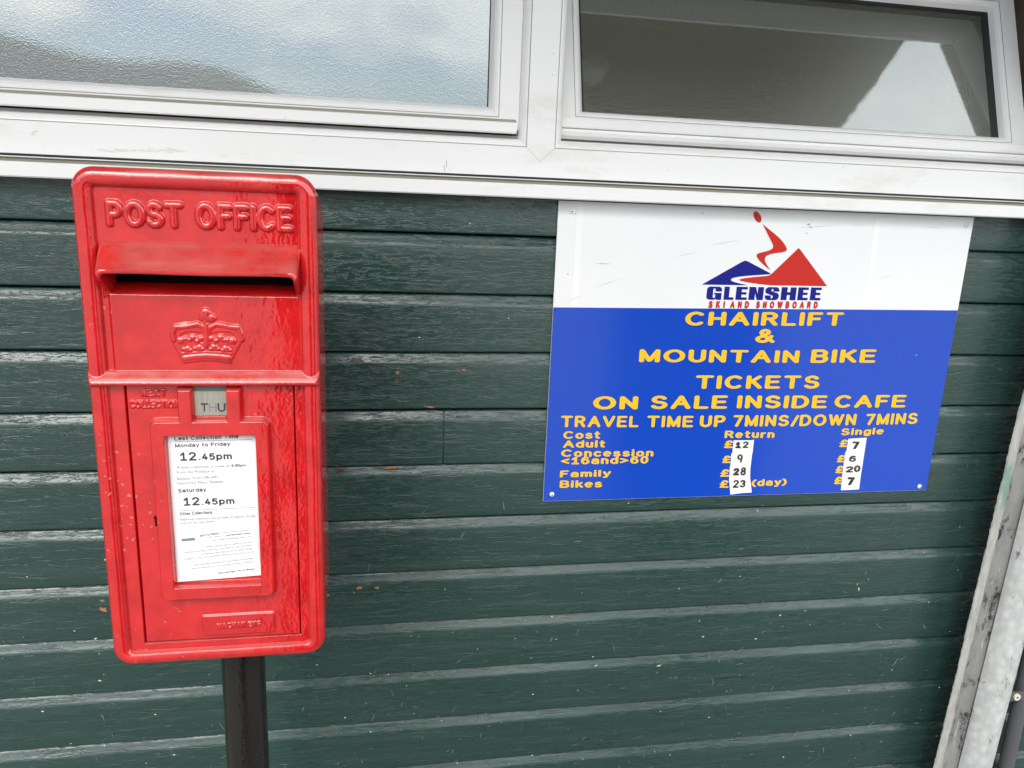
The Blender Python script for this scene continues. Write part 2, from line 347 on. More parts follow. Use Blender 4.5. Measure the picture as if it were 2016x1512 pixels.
# (depth behind the face in mm, drop below the groove in mm): gap, scooped top edge, flat face, rounded bottom edge
PROF_TOP = [(17, .2), (13, 1.5), (9.2, 2.4), (7.6, 4.2), (6.2, 7.0), (4.8, 10.2), (3.3, 13.4), (1.9, 15.8), (1.0, 17.8), (.3, 20.0), (0, 22.5)]
def cladding():
    x0, x1, dx = -2.6, 3.4, .012
    xs = np.arange(x0, x1+dx/2, dx); V = []; Fq = []; off = 0
    bx = at(873, 860, YW)[0]
    for k in range(len(GROOVES)-1):
        zt, zb = GROOVES[k], GROOVES[k+1]; hgt = (zt-zb)*1000
        prof = [(d, t) for d, t in PROF_TOP]+[(0, hgt*.4), (0, hgt*.6), (0, hgt*.8), (0, hgt-4.5), (.15, hgt-3.4), (.6, hgt-2.4), (1.6, hgt-1.5), (3.5, hgt-1.0), (17, hgt-.9)]
        X = xs
        if k == 4: X = np.sort(np.concatenate([xs, [bx-.0014, bx-.0009, bx+.0009, bx+.0014]]))
        n = len(X); P = len(prof)
        sm = lambda s, a: np.interp(X, np.linspace(x0, x1, s), nrng.uniform(-a, a, s))
        wz, wy, we = sm(16, .0012)+sm(90, .0003), sm(14, .0007), sm(200, .00035)
        wt = sm(14, .0010)+sm(70, .0003)
        vv = np.zeros((P, n, 3))
        for i, (d, t) in enumerate(prof):
            vv[i, :, 0] = X
            vv[i, :, 1] = YW + d/1000 + wy + (we if i in (8, 9, 10) else 0)
            s = max(0., 1-t/hgt)
            vv[i, :, 2] = zt - t/1000 + wt*s + wz*(1-s)
            if k == 4:
                mid = np.abs(X-bx) < .0012
                vv[i, mid, 1] += .0035
        V.append(vv.reshape(-1, 3))
        idx = np.arange(P*n).reshape(P, n)+off
        Fq.append(np.stack([idx[:-1, :-1], idx[1:, :-1], idx[1:, 1:], idx[:-1, 1:]], -1).reshape(-1, 4)); off += P*n
    V = np.concatenate(V); Fq = np.concatenate(Fq)
    mb = MB()
    # flakes and specks worn through the paint, each a small irregular film
    def flake(x, z, w, h, mi, rot=0, y=YW-.0006, n=9, jag=.35):
        pts = []; y -= 2e-6*(len(mb.f) % 250)
        for i in range(n):
            a = 2*math.pi*i/n; q = 1+rnd.uniform(-jag, jag)
            u, w_ = math.cos(a)*w*q/2, math.sin(a)*h*q/2
            pts.append((x+u*math.cos(rot)-w_*math.sin(rot), y, z+u*math.sin(rot)+w_*math.cos(rot)))
        mb.add(pts, [tuple(range(n))], mi)
    def fp(px, py, w, h, mi, rot=0): p = at(px, py, YW); flake(p[0], p[2], w*.85, h*.85, mi, rot, y=YW-.0011, n=15, jag=.5)
    for px, py, w, h in ((783, 733, .008, .007), (780, 750, .003, .004), (913, 728, .007, .005), (902, 729, .003, .003), (706, 1157, .012, .008), (742, 1157, .009, .006), (645, 1170, .006, .006),
                         (201, 1182, .011, .007), (205, 1200, .014, .012), (697, 1166, .004, .004)): fp(px, py, w, h, 2, rnd.uniform(-.4, .4))
    fp(770, 921, .030, .005, 2, .02); fp(846, 801, .016, .003, 2); fp(1297, 1310, .011, .003, 3, .3); fp(1300, 1308, .006, .003, 2, .6)
    fp(1690, 1160, .003, .009, 3, .2); fp(1687, 1150, .005, .006, 2); fp(661, 916, .010, .004, 6); fp(672, 925, .014, .005, 6, -.2); fp(690, 948, .008, .005, 6, -.5)
    for px, py in ((826, 664), (925, 440), (1300, 1400)): fp(px, py, .003, .0025, 3)
    for _ in range(620):                                     # specks, more of them low on the wall
        x = rnd.uniform(-.75, 2.2); z = -1.25+abs(rnd.gauss(0, .42))
        if z > -.02: continue
        s = rnd.choice((.0008, .001, .0013, .0018, .0026)); flake(x, z, s*rnd.uniform(.8, 2.4), s, rnd.choice((3, 3, 3, 5, 5, 4)), rnd.uniform(-.5, .5), n=6)
    for _ in range(560):                                     # longer scuffs
        x = rnd.uniform(-.75, 2.2); z = -1.28+abs(rnd.gauss(0, .32))
        if z > -.05: continue
        flake(x, z, rnd.uniform(.004, .018), rnd.uniform(.0005, .0022), rnd.choice((5, 5, 5, 4)), rnd.choice((0, 0, 1.2, .8, 1.9))+rnd.uniform(-.25, .25), n=8, jag=.5)
    for _ in range(46):                                      # long fine scratches
        x = rnd.uniform(-.7, 1.3); z = rnd.uniform(-1.25, -.1); flake(x, z, rnd.uniform(.02, .08), .0005, 5, rnd.choice((.1, .5, 1.0, 1.2, -.4)), n=6, jag=.1)
    for _ in range(90):                                      # nail heads and splits, dark
        k = rnd.randrange(1, 13); flake(rnd.uniform(-.75, 2.2), GROOVES[k]-rnd.uniform(.021, .09), rnd.uniform(.001, .004), rnd.uniform(.0008, .0016), 1, rnd.uniform(-.2, .2), n=7)
    nb = len(V)
    faces = [tuple(q) for q in Fq.tolist()]+[tuple(i+nb for i in q) for q in mb.f]
    back = nb+len(mb.v)
    V = np.concatenate([V, np.array(mb.v), np.array([(x0, YW+.016, -H0), (x1, YW+.016, -H0), (x1, YW+.016, .07), (x0, YW+.016, .07)])])
    faces.append((back, back+1, back+2, back+3))
    mi = [0]*len(Fq)+mb.mi+[1]
    mk('cladding', V, faces, [M['clad'], M['dark'], M['chip_orange'], M['chip_pale'], M['chip_green'], M['chip_grey'], M['chip_red']], bld, smooth=25, mi=mi)
cladding()

# ------------------------------------------------------------------ building: window
YF = 1.285                                # front of the outer frame
def k_(v): return v*YF/1.3
ZR0, ZR1 = k_(.0366), k_(.0835)           # bottom rail
XM0, XM1 = k_(.2465), k_(.2935)           # mullion
WX0, WX1, WZ1 = -1.55, 1.305, .535
XR = 1.238                                # inner edge of the right jamb
mb = MB()
def face(x0, x1, z0, z1): mb.add([(x0, YF, z0), (x1, YF, z0), (x1, YF, z1), (x0, YF, z1)], [(0, 1, 2, 3)])
face(WX0, WX1, ZR0, ZR1); face(WX0, WX1, WZ1-.055, WZ1)
face(WX0, WX0+.05, ZR1, WZ1-.055); face(XM0, XM1, ZR1, WZ1-.055); face(XR, WX1, ZR1, WZ1-.055)
mb.add([(WX0, YF, ZR0), (WX1, YF, ZR0), (WX1, YF+.07, ZR0), (WX0, YF+.07, ZR0)], [(0, 1, 2, 3)])
chp = [(0, YF), (.0002, YF+.0016), (.0013, YF+.0016), (.0014, YF+.0004), (.004, YF+.0012), (.008, YF+.004), (.0115, YF+.0085), (.0135, YF+.012), (.0137, YF+.016), (.0137, YF+.068)]
cm = [1, 1, 1, 0, 0, 0, 0, 0, 0]
mb.loop_frame(WX0+.05, XM0, ZR1, WZ1-.055, chp, mis=cm); mb.loop_frame(XM1, XR, ZR1, WZ1-.055, chp, mis=cm)
# weld line of the mullion, a V into the bottom rail, with its faint flash proud of the face
def line(a, b, w, mi=1, y=YF-.0003):
    a = np.array(a); b = np.array(b); d = (b-a)/np.linalg.norm(b-a); n = np.array([-d[1], d[0]])*w/2
    mb.add([(*(p+s*n), y)[0:1]+(y,)+(( p+s*n)[1],) for p, s in ((a, -1), (b, -1), (b, 1), (a, 1))], [(0, 1, 2, 3)], mi)
vt = (k_(.2700), k_(.0615)); line((XM0+.0004, ZR1-.0004), vt, .0006); line(vt, (XM1-.0004, ZR1-.0004), .0006)
for c in (0,):                                            # mitre lines on the chamfers
    for xa, s in ((XM0, -1), (XM1, 1)):
        mb.add([(xa, YF-.0002, ZR1-.0003), (xa+s*.0006, YF-.0002, ZR1), (xa+s*.0140, YF+.0120, ZR1+.0140), (xa+s*.0134, YF+.0116, ZR1+.0140)], [(0, 1, 2, 3)], 1)
def smudge(px, py, w, h, mi=2, rot=0, y=YF-.0003):
    y -= 4e-6*len(mb.f) % 3e-4; p = at(px, py, y); n = 16
    pts = []
    for i in range(n):
        a = 2*math.pi*i/n; q = 1+rnd.uniform(-.5, .45); u, v_ = math.cos(a)*w*q/2, math.sin(a)*h*q/2
        pts.append((p[0]+u*math.cos(rot)-v_*math.sin(rot), y, p[2]+u*math.sin(rot)+v_*math.cos(rot)))
    mb.add(pts, [tuple(range(n))], mi)
for i in range(34): smudge(185+rnd.random()**1.3*170, 293.5+rnd.gauss(0, 1.6)+.045*60, rnd.uniform(.002, .016), rnd.uniform(.0008, .0026))
for i in range(16): smudge(rnd.uniform(110, 520), 298+rnd.gauss(0, 3), rnd.uniform(.002, .010), rnd.uniform(.0006, .0014))
for px, py, w, h, rt in ((875, 331, .001, .012, .2), (879, 322, .0008, .014, .1), (886, 334, .004, .0016, 0), (1083, 232, .0022, .0022, 0), (1090, 105, .0014, .0014, 0), (1088, 148, .0014, .0018, 0), (65, 262, .010, .004, .6), (72, 258, .004, .003, 0), (500, 232, .002, .0014, 0), (930, 338, .010, .0012, 0),
                         (1660, 330, .004, .003, 0), (1702, 316, .003, .002, 0), (1955, 348, .002, .002, 0), (1315, 336, .003, .004, 0)): smudge(px, py, w, h, 2 if w > .0015 else 3, rt)
frame = mb.build('window_frame', [M['upvc'], M['seam'], M['grime_light'], M['seal']], bld, smooth=20)
def sash(name, x0, x1, z0, z1, piv, ang, lab, ovolo):
    """x0..z1: glass opening; local w = out of the glass plane toward the viewer"""
    ca, sa = math.cos(ang), math.sin(ang)
    def tr(pts): return [(p[0], piv[0]+(p[1])*ca+(p[2])*sa, piv[1]-(p[1])*sa+(p[2])*ca) for p in pts]   # p = (x, w<0 outwards, v)
    hz = z1-z0
    b = MB()
    # bead from the glass out, then the flat stile and the outer edge
    b.loop_frame(x0-.049, x1+.049, -.0345, hz+.049, [(0, .03), (0, -.0125), (.0005, -.013), (.0325, -.013), (.0327, -.0118), (.0336, -.0118), (.0338, -.013), (.036, -.0132), (.0395, -.0118), (.0435, -.0085), (.0465, -.0035), (.0480, -.0005), (.049, .0005)],
                 mis=[0, 0, 0, 1, 1, 1, 0, 0, 0, 0, 0, 0], bot=.0145)
    b.v = tr(b.v); sh = b.build('sash', [M['upvc'], M['seam']], frame, smooth=25, label=lab)
    w = MB(); bot = -.0345
    w.extrude_x([(-.0125, -.0182), (-.0250, -.0240), (-.0262, -.0252), (-.0268, -.0395), (-.0255, -.0416), (-.0125, -.0410)], x0-.044, x1+.044, mis=[1, 0, 0, 0, 0, 0])
    if ovolo: w.extrude_x([(-.0125, -.0412), (-.0215, -.0420), (-.0212, -.047), (-.018, -.0520), (-.0125, -.0560), (.02, -.0560), (.02, -.0412)], x0-.047, x1+.047)
    w.v = tr(w.v); w.build('weather_bar', [M['upvc'], M['grime']], frame, smooth=30)
    mk('pane', tr([(x0-.003, .0, -.003), (x1+.003, .0, -.003), (x1+.003, .0, hz+.003), (x0-.003, .0, hz+.003)]), [(0, 1, 2, 3)], M['pane'], frame)
    s = MB()
    e = (.0022, .016 if ovolo else .0022, .0006, .009 if ovolo else .0022)   # left, right, bottom, top; wide bands paint the tilted sash's shadow
    for xa, xb, za, zb in ((x0, x0+e[0], 0, hz), (x1-e[1], x1, 0, hz), (x0+e[0], x1-e[1], hz-e[3], hz)):
        s.add([(xa, -.0004, za), (xb, -.0004, za), (xb, -.0004, zb), (xa, -.0004, zb)], [(0, 1, 2, 3)])
    s.v = tr(s.v); s.build('seal_and_shadow', M['rubber'], frame)
YG = 1.3065
q = YG/1.3
sash('left', WX0+.05+.07, .1803*q, .1428*q, WZ1-.055-.07, (YG, .1428*q), 0, 'closed white sash with sky in the glass', False)
TILT = R_(19.8)
sash('right', .3497, 1.1668, .150, .150+.2515, (1.3466, .150), TILT, 'white sash tilted inward at the top', True)
# inward-tilted sash: dark seals in the slot below it
g2 = MB(); g2.box(XM1+.0137, XR-.0137, 1.318, 1.345, ZR1+.0137, ZR1+.0168, 0); g2.box(XM1+.014, XR-.014, 1.305, 1.318, ZR1+.0125, ZR1+.0150, 1)
g2.build('frame_seal', [M['rubber'], M['seal']], frame)
g2 = MB(); g2.box(WX0+.07, XM0-.0137, 1.2965, 1.33, ZR1+.0138, ZR1+.0175, 0); g2.box(.2262*q+.0005, XM0-.0138, 1.304, 1.33, ZR1+.0139, WZ1-.07, 0)
g2.build('frame_seal', M['seal'], frame)
# sill: nose, grimy cove, thin upper lip, black joint above
sl = MB()
k2 = 1.262/1.3
prof = [(1.300, .0022*k2+.001), (1.264, .0022*k2), (1.2622, .0040), (1.262, .0226), (1.2635, .0242), (1.2700, .0256), (1.2765, .0280), (1.2785, .0298), (1.2785, .0303), (1.2722, .0306), (1.2718, .0314), (1.2725, .0322), (1.300, .0324)]
sl.extrude_x(prof, WX0-.03, 1.42, mis=[0, 0, 0, 0, 1, 1, 1, 1, 0, 0, 0, 0, 0])
sl.build('window_sill', [M['upvc'], M['grime']], bld, smooth=28)
mb = MB(); mb.box(WX0, WX1, 1.2838, 1.2995, .0335, .0361); mb.build('sill_joint', M['rubber'], bld)
# soffit over the wall, inner room, wall above the window
mb = MB(); ZS = 1.0
def soffit_poly(): pass
def refl(px, py):
    """point on the soffit seen mirrored in the tilted pane at this pixel"""
    v = CR*(px-1008)/F + CD*(py-756)/F + CF
    n = np.array([0, -math.cos(TILT), math.sin(TILT)]); p0 = np.array([0, 1.3466, .150])
    t = (p0@n)/(v@n); p = v*t; d = v-2*(v@n)*n
    return p + d*((ZS-p[2])/d[2])
A, B, C_, D_ = refl(1655, 255), refl(1790, 72), refl(1882, 78), refl(1946, 262)
EAVE = .12
def ext(p, q, y): t = (y-q[1])/(p[1]-q[1]); return (q[0]+(p[0]-q[0])*t, y)
HY = .40
aL, dR = ext(A, B, HY), ext(D_, C_, HY)
out = []
def jag(p, q, n):
    r = []
    for i in range(1, n):
        t = i/n; r.append((p[0]+(q[0]-p[0])*t+rnd.uniform(-.008, .008), p[1]+(q[1]-p[1])*t))
    return r
out = [aL]+jag(aL, B[:2], 22)+[tuple(B[:2]), tuple(C_[:2])]+jag(C_[:2], dR, 18)+[dR]
rim_ = [(-4, 2.9), (-4, EAVE), (4.5, EAVE), (4.5, 2.9)]; pv = rim_+out; n = len(pv); no_ = len(out)
t = tessellate_polygon([[Vector((p[0], p[1], 0)) for p in rim_], [Vector((p[0], p[1], 0)) for p in out]])
mb.add([(p[0], p[1], ZS) for p in pv]+[(p[0], p[1], ZS+.06) for p in pv], [tuple(q) for q in t]+[tuple(i+n for i in q) for q in t]
       +[(i, (i+1) % 4, n+(i+1) % 4, n+i) for i in range(4)]+[(4+i, 4+(i+1) % no_, n+4+(i+1) % no_, n+4+i) for i in range(no_)])
mb.build('roof_overhang', M['soffit'], bld)
for xa, xb, ya, yb, zt in ((-.24, .24, -.46, -.14, .12), (1.02, 1.62, -.62, -.34, -.18)):  # unseen blocks added behind the camera to darken the gloss reflections
    mb = MB(); mb.box(xa, xb, ya, yb, -H0, zt); mb.box(xa-.03, xb+.03, ya-.03, yb+.03, zt, zt+.03); mb.build('unseen_dark_blocker', M['blocker'], bld)
mb = MB()
for x0, x1, z0, z1 in ((-2.6, WX0, .042, ZS-.002), (WX1, 3.4, .042, ZS-.002), (WX0, WX1, WZ1, ZS-.002)): mb.box(x0, x1, YW+.001, YW+.06, z0, z1)
mb.build('upper_wall', M['clad'], bld)
mb = MB(); mb.box(-2.6, 3.4, 2.8, 2.86, -H0, ZS-.003); mb.box(1.42, 1.5, 1.37, 2.8, -H0, ZS-.003); mb.box(-2.6, -2.52, 1.37, 2.8, -H0, ZS-.003)
mb.box(1.262, 1.30, 1.357, 1.62, .05, .60); mb.build('inner_wall', M['brown'], bld)
p = refl(1166, 135); mb = MB()  # pale disc added so the pane mirrors a bright spot
for i in range(5):
    pass
nn = 20
mb.add([(p[0]+.05*math.cos(6.283*i/nn), p[1]+.05*math.sin(6.283*i/nn), ZS-.001) for i in range(nn)]+[(p[0]+.035*math.cos(6.283*i/nn), p[1]+.035*math.sin(6.283*i/nn), ZS-.03) for i in range(nn)],
       [(i, (i+1) % nn, nn+(i+1) % nn, nn+i) for i in range(nn)]+[tuple(range(nn, 2*nn))])
mb.build('mirror_spot_disc', M['upvc'], bld)

# ------------------------------------------------------------------ stroke lettering
def arc(cx, cy, rx, ry, a0, a1, n=None):
    n = n or max(4, int(abs(a1-a0)/12))
    return [(cx+rx*math.cos(R_(a0+(a1-a0)*i/n)), cy+ry*math.sin(R_(a0+(a1-a0)*i/n))) for i in range(n+1)]
FONT = {
 'A': (.84, [[(0, 0), (.42, 1), (.84, 0)], [(.16, .36), (.68, .36)]]),
 'B': (.66, [[(0, 0), (0, 1)], [(0, 1), (.38, 1)]+arc(.38, .76, .24, .24, 90, -90)+[(0, .52)], [(.38, .52)]+arc(.40, .26, .27, .26, 90, -90)+[(0, 0)]]),
 'C': (.78, [arc(.42, .5, .42, .5, 48, 312)]),
 'D': (.74, [[(0, 0), (0, 1), (.3, 1)]+arc(.3, .5, .44, .5, 90, -90)+[(0, 0)]]),
 'E': (.62, [[(.60, 1), (0, 1), (0, 0), (.62, 0)], [(0, .52), (.55, .52)]]),
 'F': (.58, [[(.58, 1), (0, 1), (0, 0)], [(0, .52), (.48, .52)]]),
 'G': (.8, [arc(.42, .5, .42, .5, 48, 340)+[(.82, .45), (.5, .45)]]),
 'H': (.68, [[(0, 0), (0, 1)], [(.68, 0), (.68, 1)], [(0, .52), (.68, .52)]]),
 'I': (0, [[(0, 0), (0, 1)]]),
 'K': (.64, [[(0, 0), (0, 1)], [(.60, 1), (0, .40)], [(.22, .6), (.66, 0)]]),
 'L': (.54, [[(0, 1), (0, 0), (.56, 0)]]),
 'M': (.82, [[(0, 0), (0, 1), (.41, .05), (.82, 1), (.82, 0)]]),
 'N': (.66, [[(0, 0), (0, 1), (.66, 0), (.66, 1)]]),
 'O': (.88, [arc(.44, .5, .44, .5, 0, 360)]),
 'P': (.62, [[(0, 0), (0, 1), (.34, 1)]+arc(.34, .73, .27, .27, 90, -90)+[(0, .46)]]),
 'R': (.68, [[(0, 0), (0, 1), (.36, 1)]+arc(.36, .75, .27, .25, 90, -90)+[(0, .5)], [(.36, .5), (.66, 0)]]),
 'S': (.66, [arc(.33, .755, .29, .245, 25, 262)+arc(.33, .255, .33, .255, 82, -155)]),
 'T': (.74, [[(0, 1), (.74, 1)], [(.37, 1), (.37, 0)]]),
 'U': (.66, [[(0, 1), (0, .33)]+arc(.33, .33, .33, .33, 180, 360)+[(.66, 1)]]),
 'V': (.8, [[(0, 1), (.4, 0), (.8, 1)]]),
 'W': (1.1, [[(0, 1), (.28, 0), (.55, .95), (.82, 0), (1.1, 1)]]),
 'X': (.7, [[(0, 0), (.7, 1)], [(0, 1), (.7, 0)]]),
 '&': (.86, [[(.88, 0), (.24, .66)]+arc(.40, .80, .20, .20, 200, -30), [(.57, .70), (.18, .42)]+arc(.30, .22, .30, .22, 130, 300), [(.45, .03), (.66, .20), (.78, .46)]]),
 '/': (.4, [[(0, 0), (.4, 1)]]), '<': (.62, [[(.6, .72), (0, .42), (.6, .12)]]), '>': (.62, [[(0, .72), (.6, .42), (0, .12)]]),
 '(': (.2, [arc(.5, .42, .5, .62, 118, 242)]), ')': (.2, [arc(-.3, .42, .5, .62, 62, -62)]),
 '£': (.62, [arc(.37, .74, .22, .26, 20, 190)+[(.2, .4), (.14, .16), (0, 0), (.64, 0)], [(0, .46), (.46, .46)]]),
 '0': (.56, [arc(.28, .5, .28, .5, 0, 360)]),
 '1': (.5, [[(0, .72), (.27, 1), (.27, 0)], [(0, 0), (.52, 0)]]),
 '2': (.56, [arc(.28, .73, .27, .27, 165, -35)+[(0, 0), (.58, 0)]]),
 '3': (.56, [arc(.26, .755, .25, .245, 155, -85), arc(.26, .26, .30, .26, 85, -150)]),
 '6': (.58, [arc(.29, .32, .29, .32, 0, 360), [(.01, .36)]+arc(.33, .5, .32, .5, 175, 55)]),
 '7': (.56, [[(0, 1), (.56, 1), (.2, 0)]]),
 '8': (.56, [arc(.28, .755, .24, .245, 0, 360), arc(.28, .26, .29, .26, 0, 360)]),
 '9': (.56, [arc(.28, .7, .27, .3, 0, 360), [(.55, .72), (.48, 0)]]),
 'a': (.54, [[(.03, .56)]+arc(.28, .5, .24, .22, 150, 0)+[(.53, 0)], [(.53, .41), (.25, .40)]+arc(.25, .2, .25, .2, 90, 270)+[(.34, .02), (.53, .16)]]),
 'c': (.5, [arc(.28, .36, .28, .36, 45, 315)]),
 'd': (.54, [arc(.27, .36, .27, .36, 0, 360), [(.55, 0), (.55, 1)]]),
 'e': (.54, [[(.01, .38), (.54, .38)]+arc(.27, .36, .27, .36, 5, 305)]),
 'g': (.54, [arc(.27, .36, .27, .36, 0, 360), [(.55, .72), (.55, -.05)]+arc(.27, -.05, .28, .2, 0, -150)]),
 'h': (.48, [[(0, 0), (0, 1)], [(0, .46)]+arc(.24, .46, .24, .25, 180, 0)+[(.48, 0)]]),
 'p': (.54, [arc(.28, .36, .27, .36, 0, 360), [(0, .72), (0, -.28)]]), '.': (.02, [[(0, 0), (.02, 0)]]),
 '4': (.56, [[(.34, 1), (0, .26), (.58, .26)], [(.42, .52), (.42, 0)]]), '5': (.54, [[(.50, 1), (.06, 1), (.02, .54)]+arc(.26, .32, .28, .32, 140, -140)]),
 'i': (0, [[(0, 0), (0, .70)], [(0, .97), (0, 1.0)]]),
 'k': (.48, [[(0, 0), (0, 1)], [(.44, .70), (0, .27)], [(.18, .44), (.5, 0)]]),
 'l': (0, [[(0, 0), (0, 1)]]),
 'm': (.86, [[(0, 0), (0, .72)], [(0, .46)]+arc(.215, .46, .215, .25, 180, 0)+[(.43, 0)], [(.43, .46)]+arc(.645, .46, .215, .25, 180, 0)+[(.86, 0)]]),
 'n': (.48, [[(0, 0), (0, .72)], [(0, .46)]+arc(.24, .46, .24, .25, 180, 0)+[(.48, 0)]]),
 'o': (.56, [arc(.28, .36, .28, .36, 0, 360)]),
 'r': (.3, [[(0, 0), (0, .72)], [(0, .44), (.1, .64), (.3, .71)]]),
 's': (.48, [arc(.24, .53, .21, .18, 30, 255)+arc(.24, .18, .24, .18, 75, -155)]),
 't': (.32, [[(.13, .95), (.13, .12), (.2, .02), (.32, .02)], [(0, .70), (.32, .70)]]),
 'u': (.48, [[(0, .72), (0, .26)]+arc(.24, .26, .24, .25, 180, 360)+[(.48, .72)], [(.48, .3), (.48, 0)]]),
 'y': (.52, [[(0, .72), (.27, .02)], [(.54, .72), (.22, -.16), (.12, -.24), (.02, -.22)]]),
}
def split_corners(pl, lim=50):
    out = []; cur = [pl[0]]
    for i in range(1, len(pl)):
        cur.append(pl[i])
        if i < len(pl)-1:
            a = math.atan2(pl[i][1]-pl[i-1][1], pl[i][0]-pl[i-1][0]); b = math.atan2(pl[i+1][1]-pl[i][1], pl[i+1][0]-pl[i][0])
            d = abs((b-a+math.pi) % (2*math.pi)-math.pi)
            if d > R_(lim): out.append(cur); cur = [pl[i]]
    out.append(cur); return [q for q in out if len(q) > 1]
def strip(pl, r, caps=True):
    """flat ribbon with round ends; returns verts2d, faces"""
    P = np.array(pl, float); keep = [0]+[i for i in range(1, len(P)) if np.linalg.norm(P[i]-P[i-1]) > 1e-5]; P = P[keep]
    closed = np.linalg.norm(P[0]-P[-1]) < 1e-4 and len(P) > 3
    if closed: P = P[:-1]
    n = len(P); V = []; Fs = []
    if n < 2: return [], []
    for i in range(n):
        a = P[i-1] if (i > 0 or closed) else None; b = P[(i+1) % n] if (i < n-1 or closed) else None
        d1 = (P[i]-a)/np.linalg.norm(P[i]-a) if a is not None else None; d2 = (b-P[i])/np.linalg.norm(b-P[i]) if b is not None else None
        if d1 is None: d1 = d2
        if d2 is None: d2 = d1
        t = d1+d2; t /= np.linalg.norm(t); nn = np.array([-t[1], t[0]]); c = max(.6, float(nn@np.array([-d1[1], d1[0]])))
        V += [P[i]+nn*r/c, P[i]-nn*r/c]
    for i in range(n if closed else n-1):
        j = (i+1) % n; Fs.append((2*i, 2*i+1, 2*j+1, 2*j))
    if not closed and caps:
        for e, i, k in ((0, 0, 1), (1, n-1, n-2)):
            d = P[i]-P[k]; ang = math.atan2(d[1], d[0]); b = len(V)
            V += [P[i]+r*np.array([math.cos(ang+math.pi/2-math.pi*q/8), math.sin(ang+math.pi/2-math.pi*q/8)]) for q in range(1, 8)]
            l, rr = (2*i, 2*i+1) if e else (2*i+1, 2*i)
            Fs.append(tuple([l]+list(range(b, b+7))+[rr]))
    return V, Fs
def word_shapes(txt, r, gap=.26, sp=.6, wf=1.):
    """list of ribbons in cap-height units; total width"""
    x = r; rib = []
    for ch in txt:
        if ch == ' ': x += sp; continue
        w, st = FONT[ch]
        if ch in 'iIl1': pass
        for s in st:
            for q in split_corners([(x+a*wf, r+b*(1-2*r)) for a, b in s]): rib.append(q)
        x += w*wf+2*r+gap
    return rib, x-gap-r
def put_word(mb, txt, xl, xr, zbl, zbr, cap, y, r=.1, gap=.26, sp=.6, mi=0, thin=.00002, wf=.85, ax=1.28):
    rib, wd = word_shapes(txt, r, gap/ax, sp/ax, wf/ax); sx = (xr-xl)/wd; k = 0
    for q in rib:
        v, f = strip(q, r); k += 1
        mb.add([(xl+a*sx, y-thin*(k % 9), zbl+(zbr-zbl)*a/wd+b*cap) for a, b in v], f, mi)
def pxword(mb, txt, xl, xr, yt, yb, yb2=None, y=1.2955, **k):
    a = at(xl, yb, y); b = at(xr, yb if yb2 is None else yb2, y); t = at(xl, yt, y)
    put_word(mb, txt, a[0], b[0], a[2], b[2], t[2]-a[2], y, **k)
def poly(mb, pts, y, mi=0):
    t = tessellate_polygon([[Vector((p[0], p[1], 0)) for p in pts]]); mb.add([(p[0], y, p[1]) for p in pts], [tuple(q) for q in t], mi)

# ------------------------------------------------------------------ the ticket sign
sx0, sx1, sz0, sz1 = .3048, 1.1025, -.543, .0
YS = 1.2963
sign = empty('ticket_sign', (.7, YS, sz0), 'blue and white chairlift ticket sign screwed to the green boards', 'sign')
# stray marks and drill holes on the panel
mw, mu = MB(), MB()
def mark(px, py, w, h, mi, rot=0, y=YS-.0005):
    p = at(px, py, y); u = np.array([math.cos(rot), math.sin(rot)])*w/2; n_ = np.array([-math.sin(rot), math.cos(rot)])*h/2
    (mw if mi < 2 else mu).add([(p[0]+q[0], y, p[2]+q[1]) for q in (u+n_*.2, n_, -u, -n_, u*.9-n_*.3)], [(0, 1, 2, 3, 4)], mi+1 if mi < 2 else mi-1)
for m_ in ((1187, 519, .03, .0009, 0, -.02), (1195, 558, .06, .0006, 1, .35), (1130, 588, .035, .0006, 1, .35), (1352, 501, .045, .0006, 1, .22), (1425, 478, .07, .0006, 1, .2), (1610, 446, .09, .0006, 1, .1), (1690, 443, .03, .0006, 1, .03),
           (1592, 442, .008, .004, 1, .3), (1596, 447, .005, .003, 0, -.4), (1588, 459, .005, .0015, 0, -.3), (1118, 540, .0025, .0025, 0), (1133, 421, .002, .002, 0), (1838, 448, .04, .0006, 1, -.02), (1745, 545, .03, .0006, 1, .3),
           (1383, 420, .003, .003, 1), (1093, 611, .004, .003, 2), (1091, 779, .002, .0025, 2), (1086, 786, .002, .002, 2), (1283, 973, .0022, .0022, 2), (1313, 979, .0022, .0022, 2), (1333, 974, .0022, .0022, 2), (1350, 973, .0022, .0022, 2), (1495, 961, .003, .003, 2), (1804, 699, .002, .003, 3), (1772, 702, .002, .003, 4), (1385, 652, .006, .0006, 4, -.4), (1160, 660, .0006, .008, 4, 0), (1400, 570, .01, .0005, 4)): mark(*m_)
mb = MB(); mb.box(sx0, sx1, YS, YS+.003, sz0, sz1); mb.add(mw.v, mw.f); mb.mi = [0]*6+mw.mi; mb.build('panel', [M['sign_white'], M['ink_light'], M['ink_pale']], sign)
mb = MB(); b0, b1 = at(1087, 605, YS)[2], at(1888, 611, YS)[2]
pts = [(sx0+.0002, sz0+.0004), (sx1-.0002, sz0+.0004), (sx1-.0003, b1), (sx0+.0003, b0)]
poly(mb, pts, YS-.0003)
for i in range(4):
    a, b = pts[i], pts[(i+1) % 4]; mb.add([(a[0], YS-.0003, a[1]), (b[0], YS-.0003, b[1]), (b[0], YS+.0001, b[1]), (a[0], YS+.0001, a[1])], [(0, 1, 2, 3)])
nb = len(mb.f); mb.add(mu.v, mu.f); mb.mi = [0]*nb+mu.mi; mb.build('blue_field', [M['sign_blue'], M['logo_blue'], M['chip_pale'], M['chip_grey']], sign)
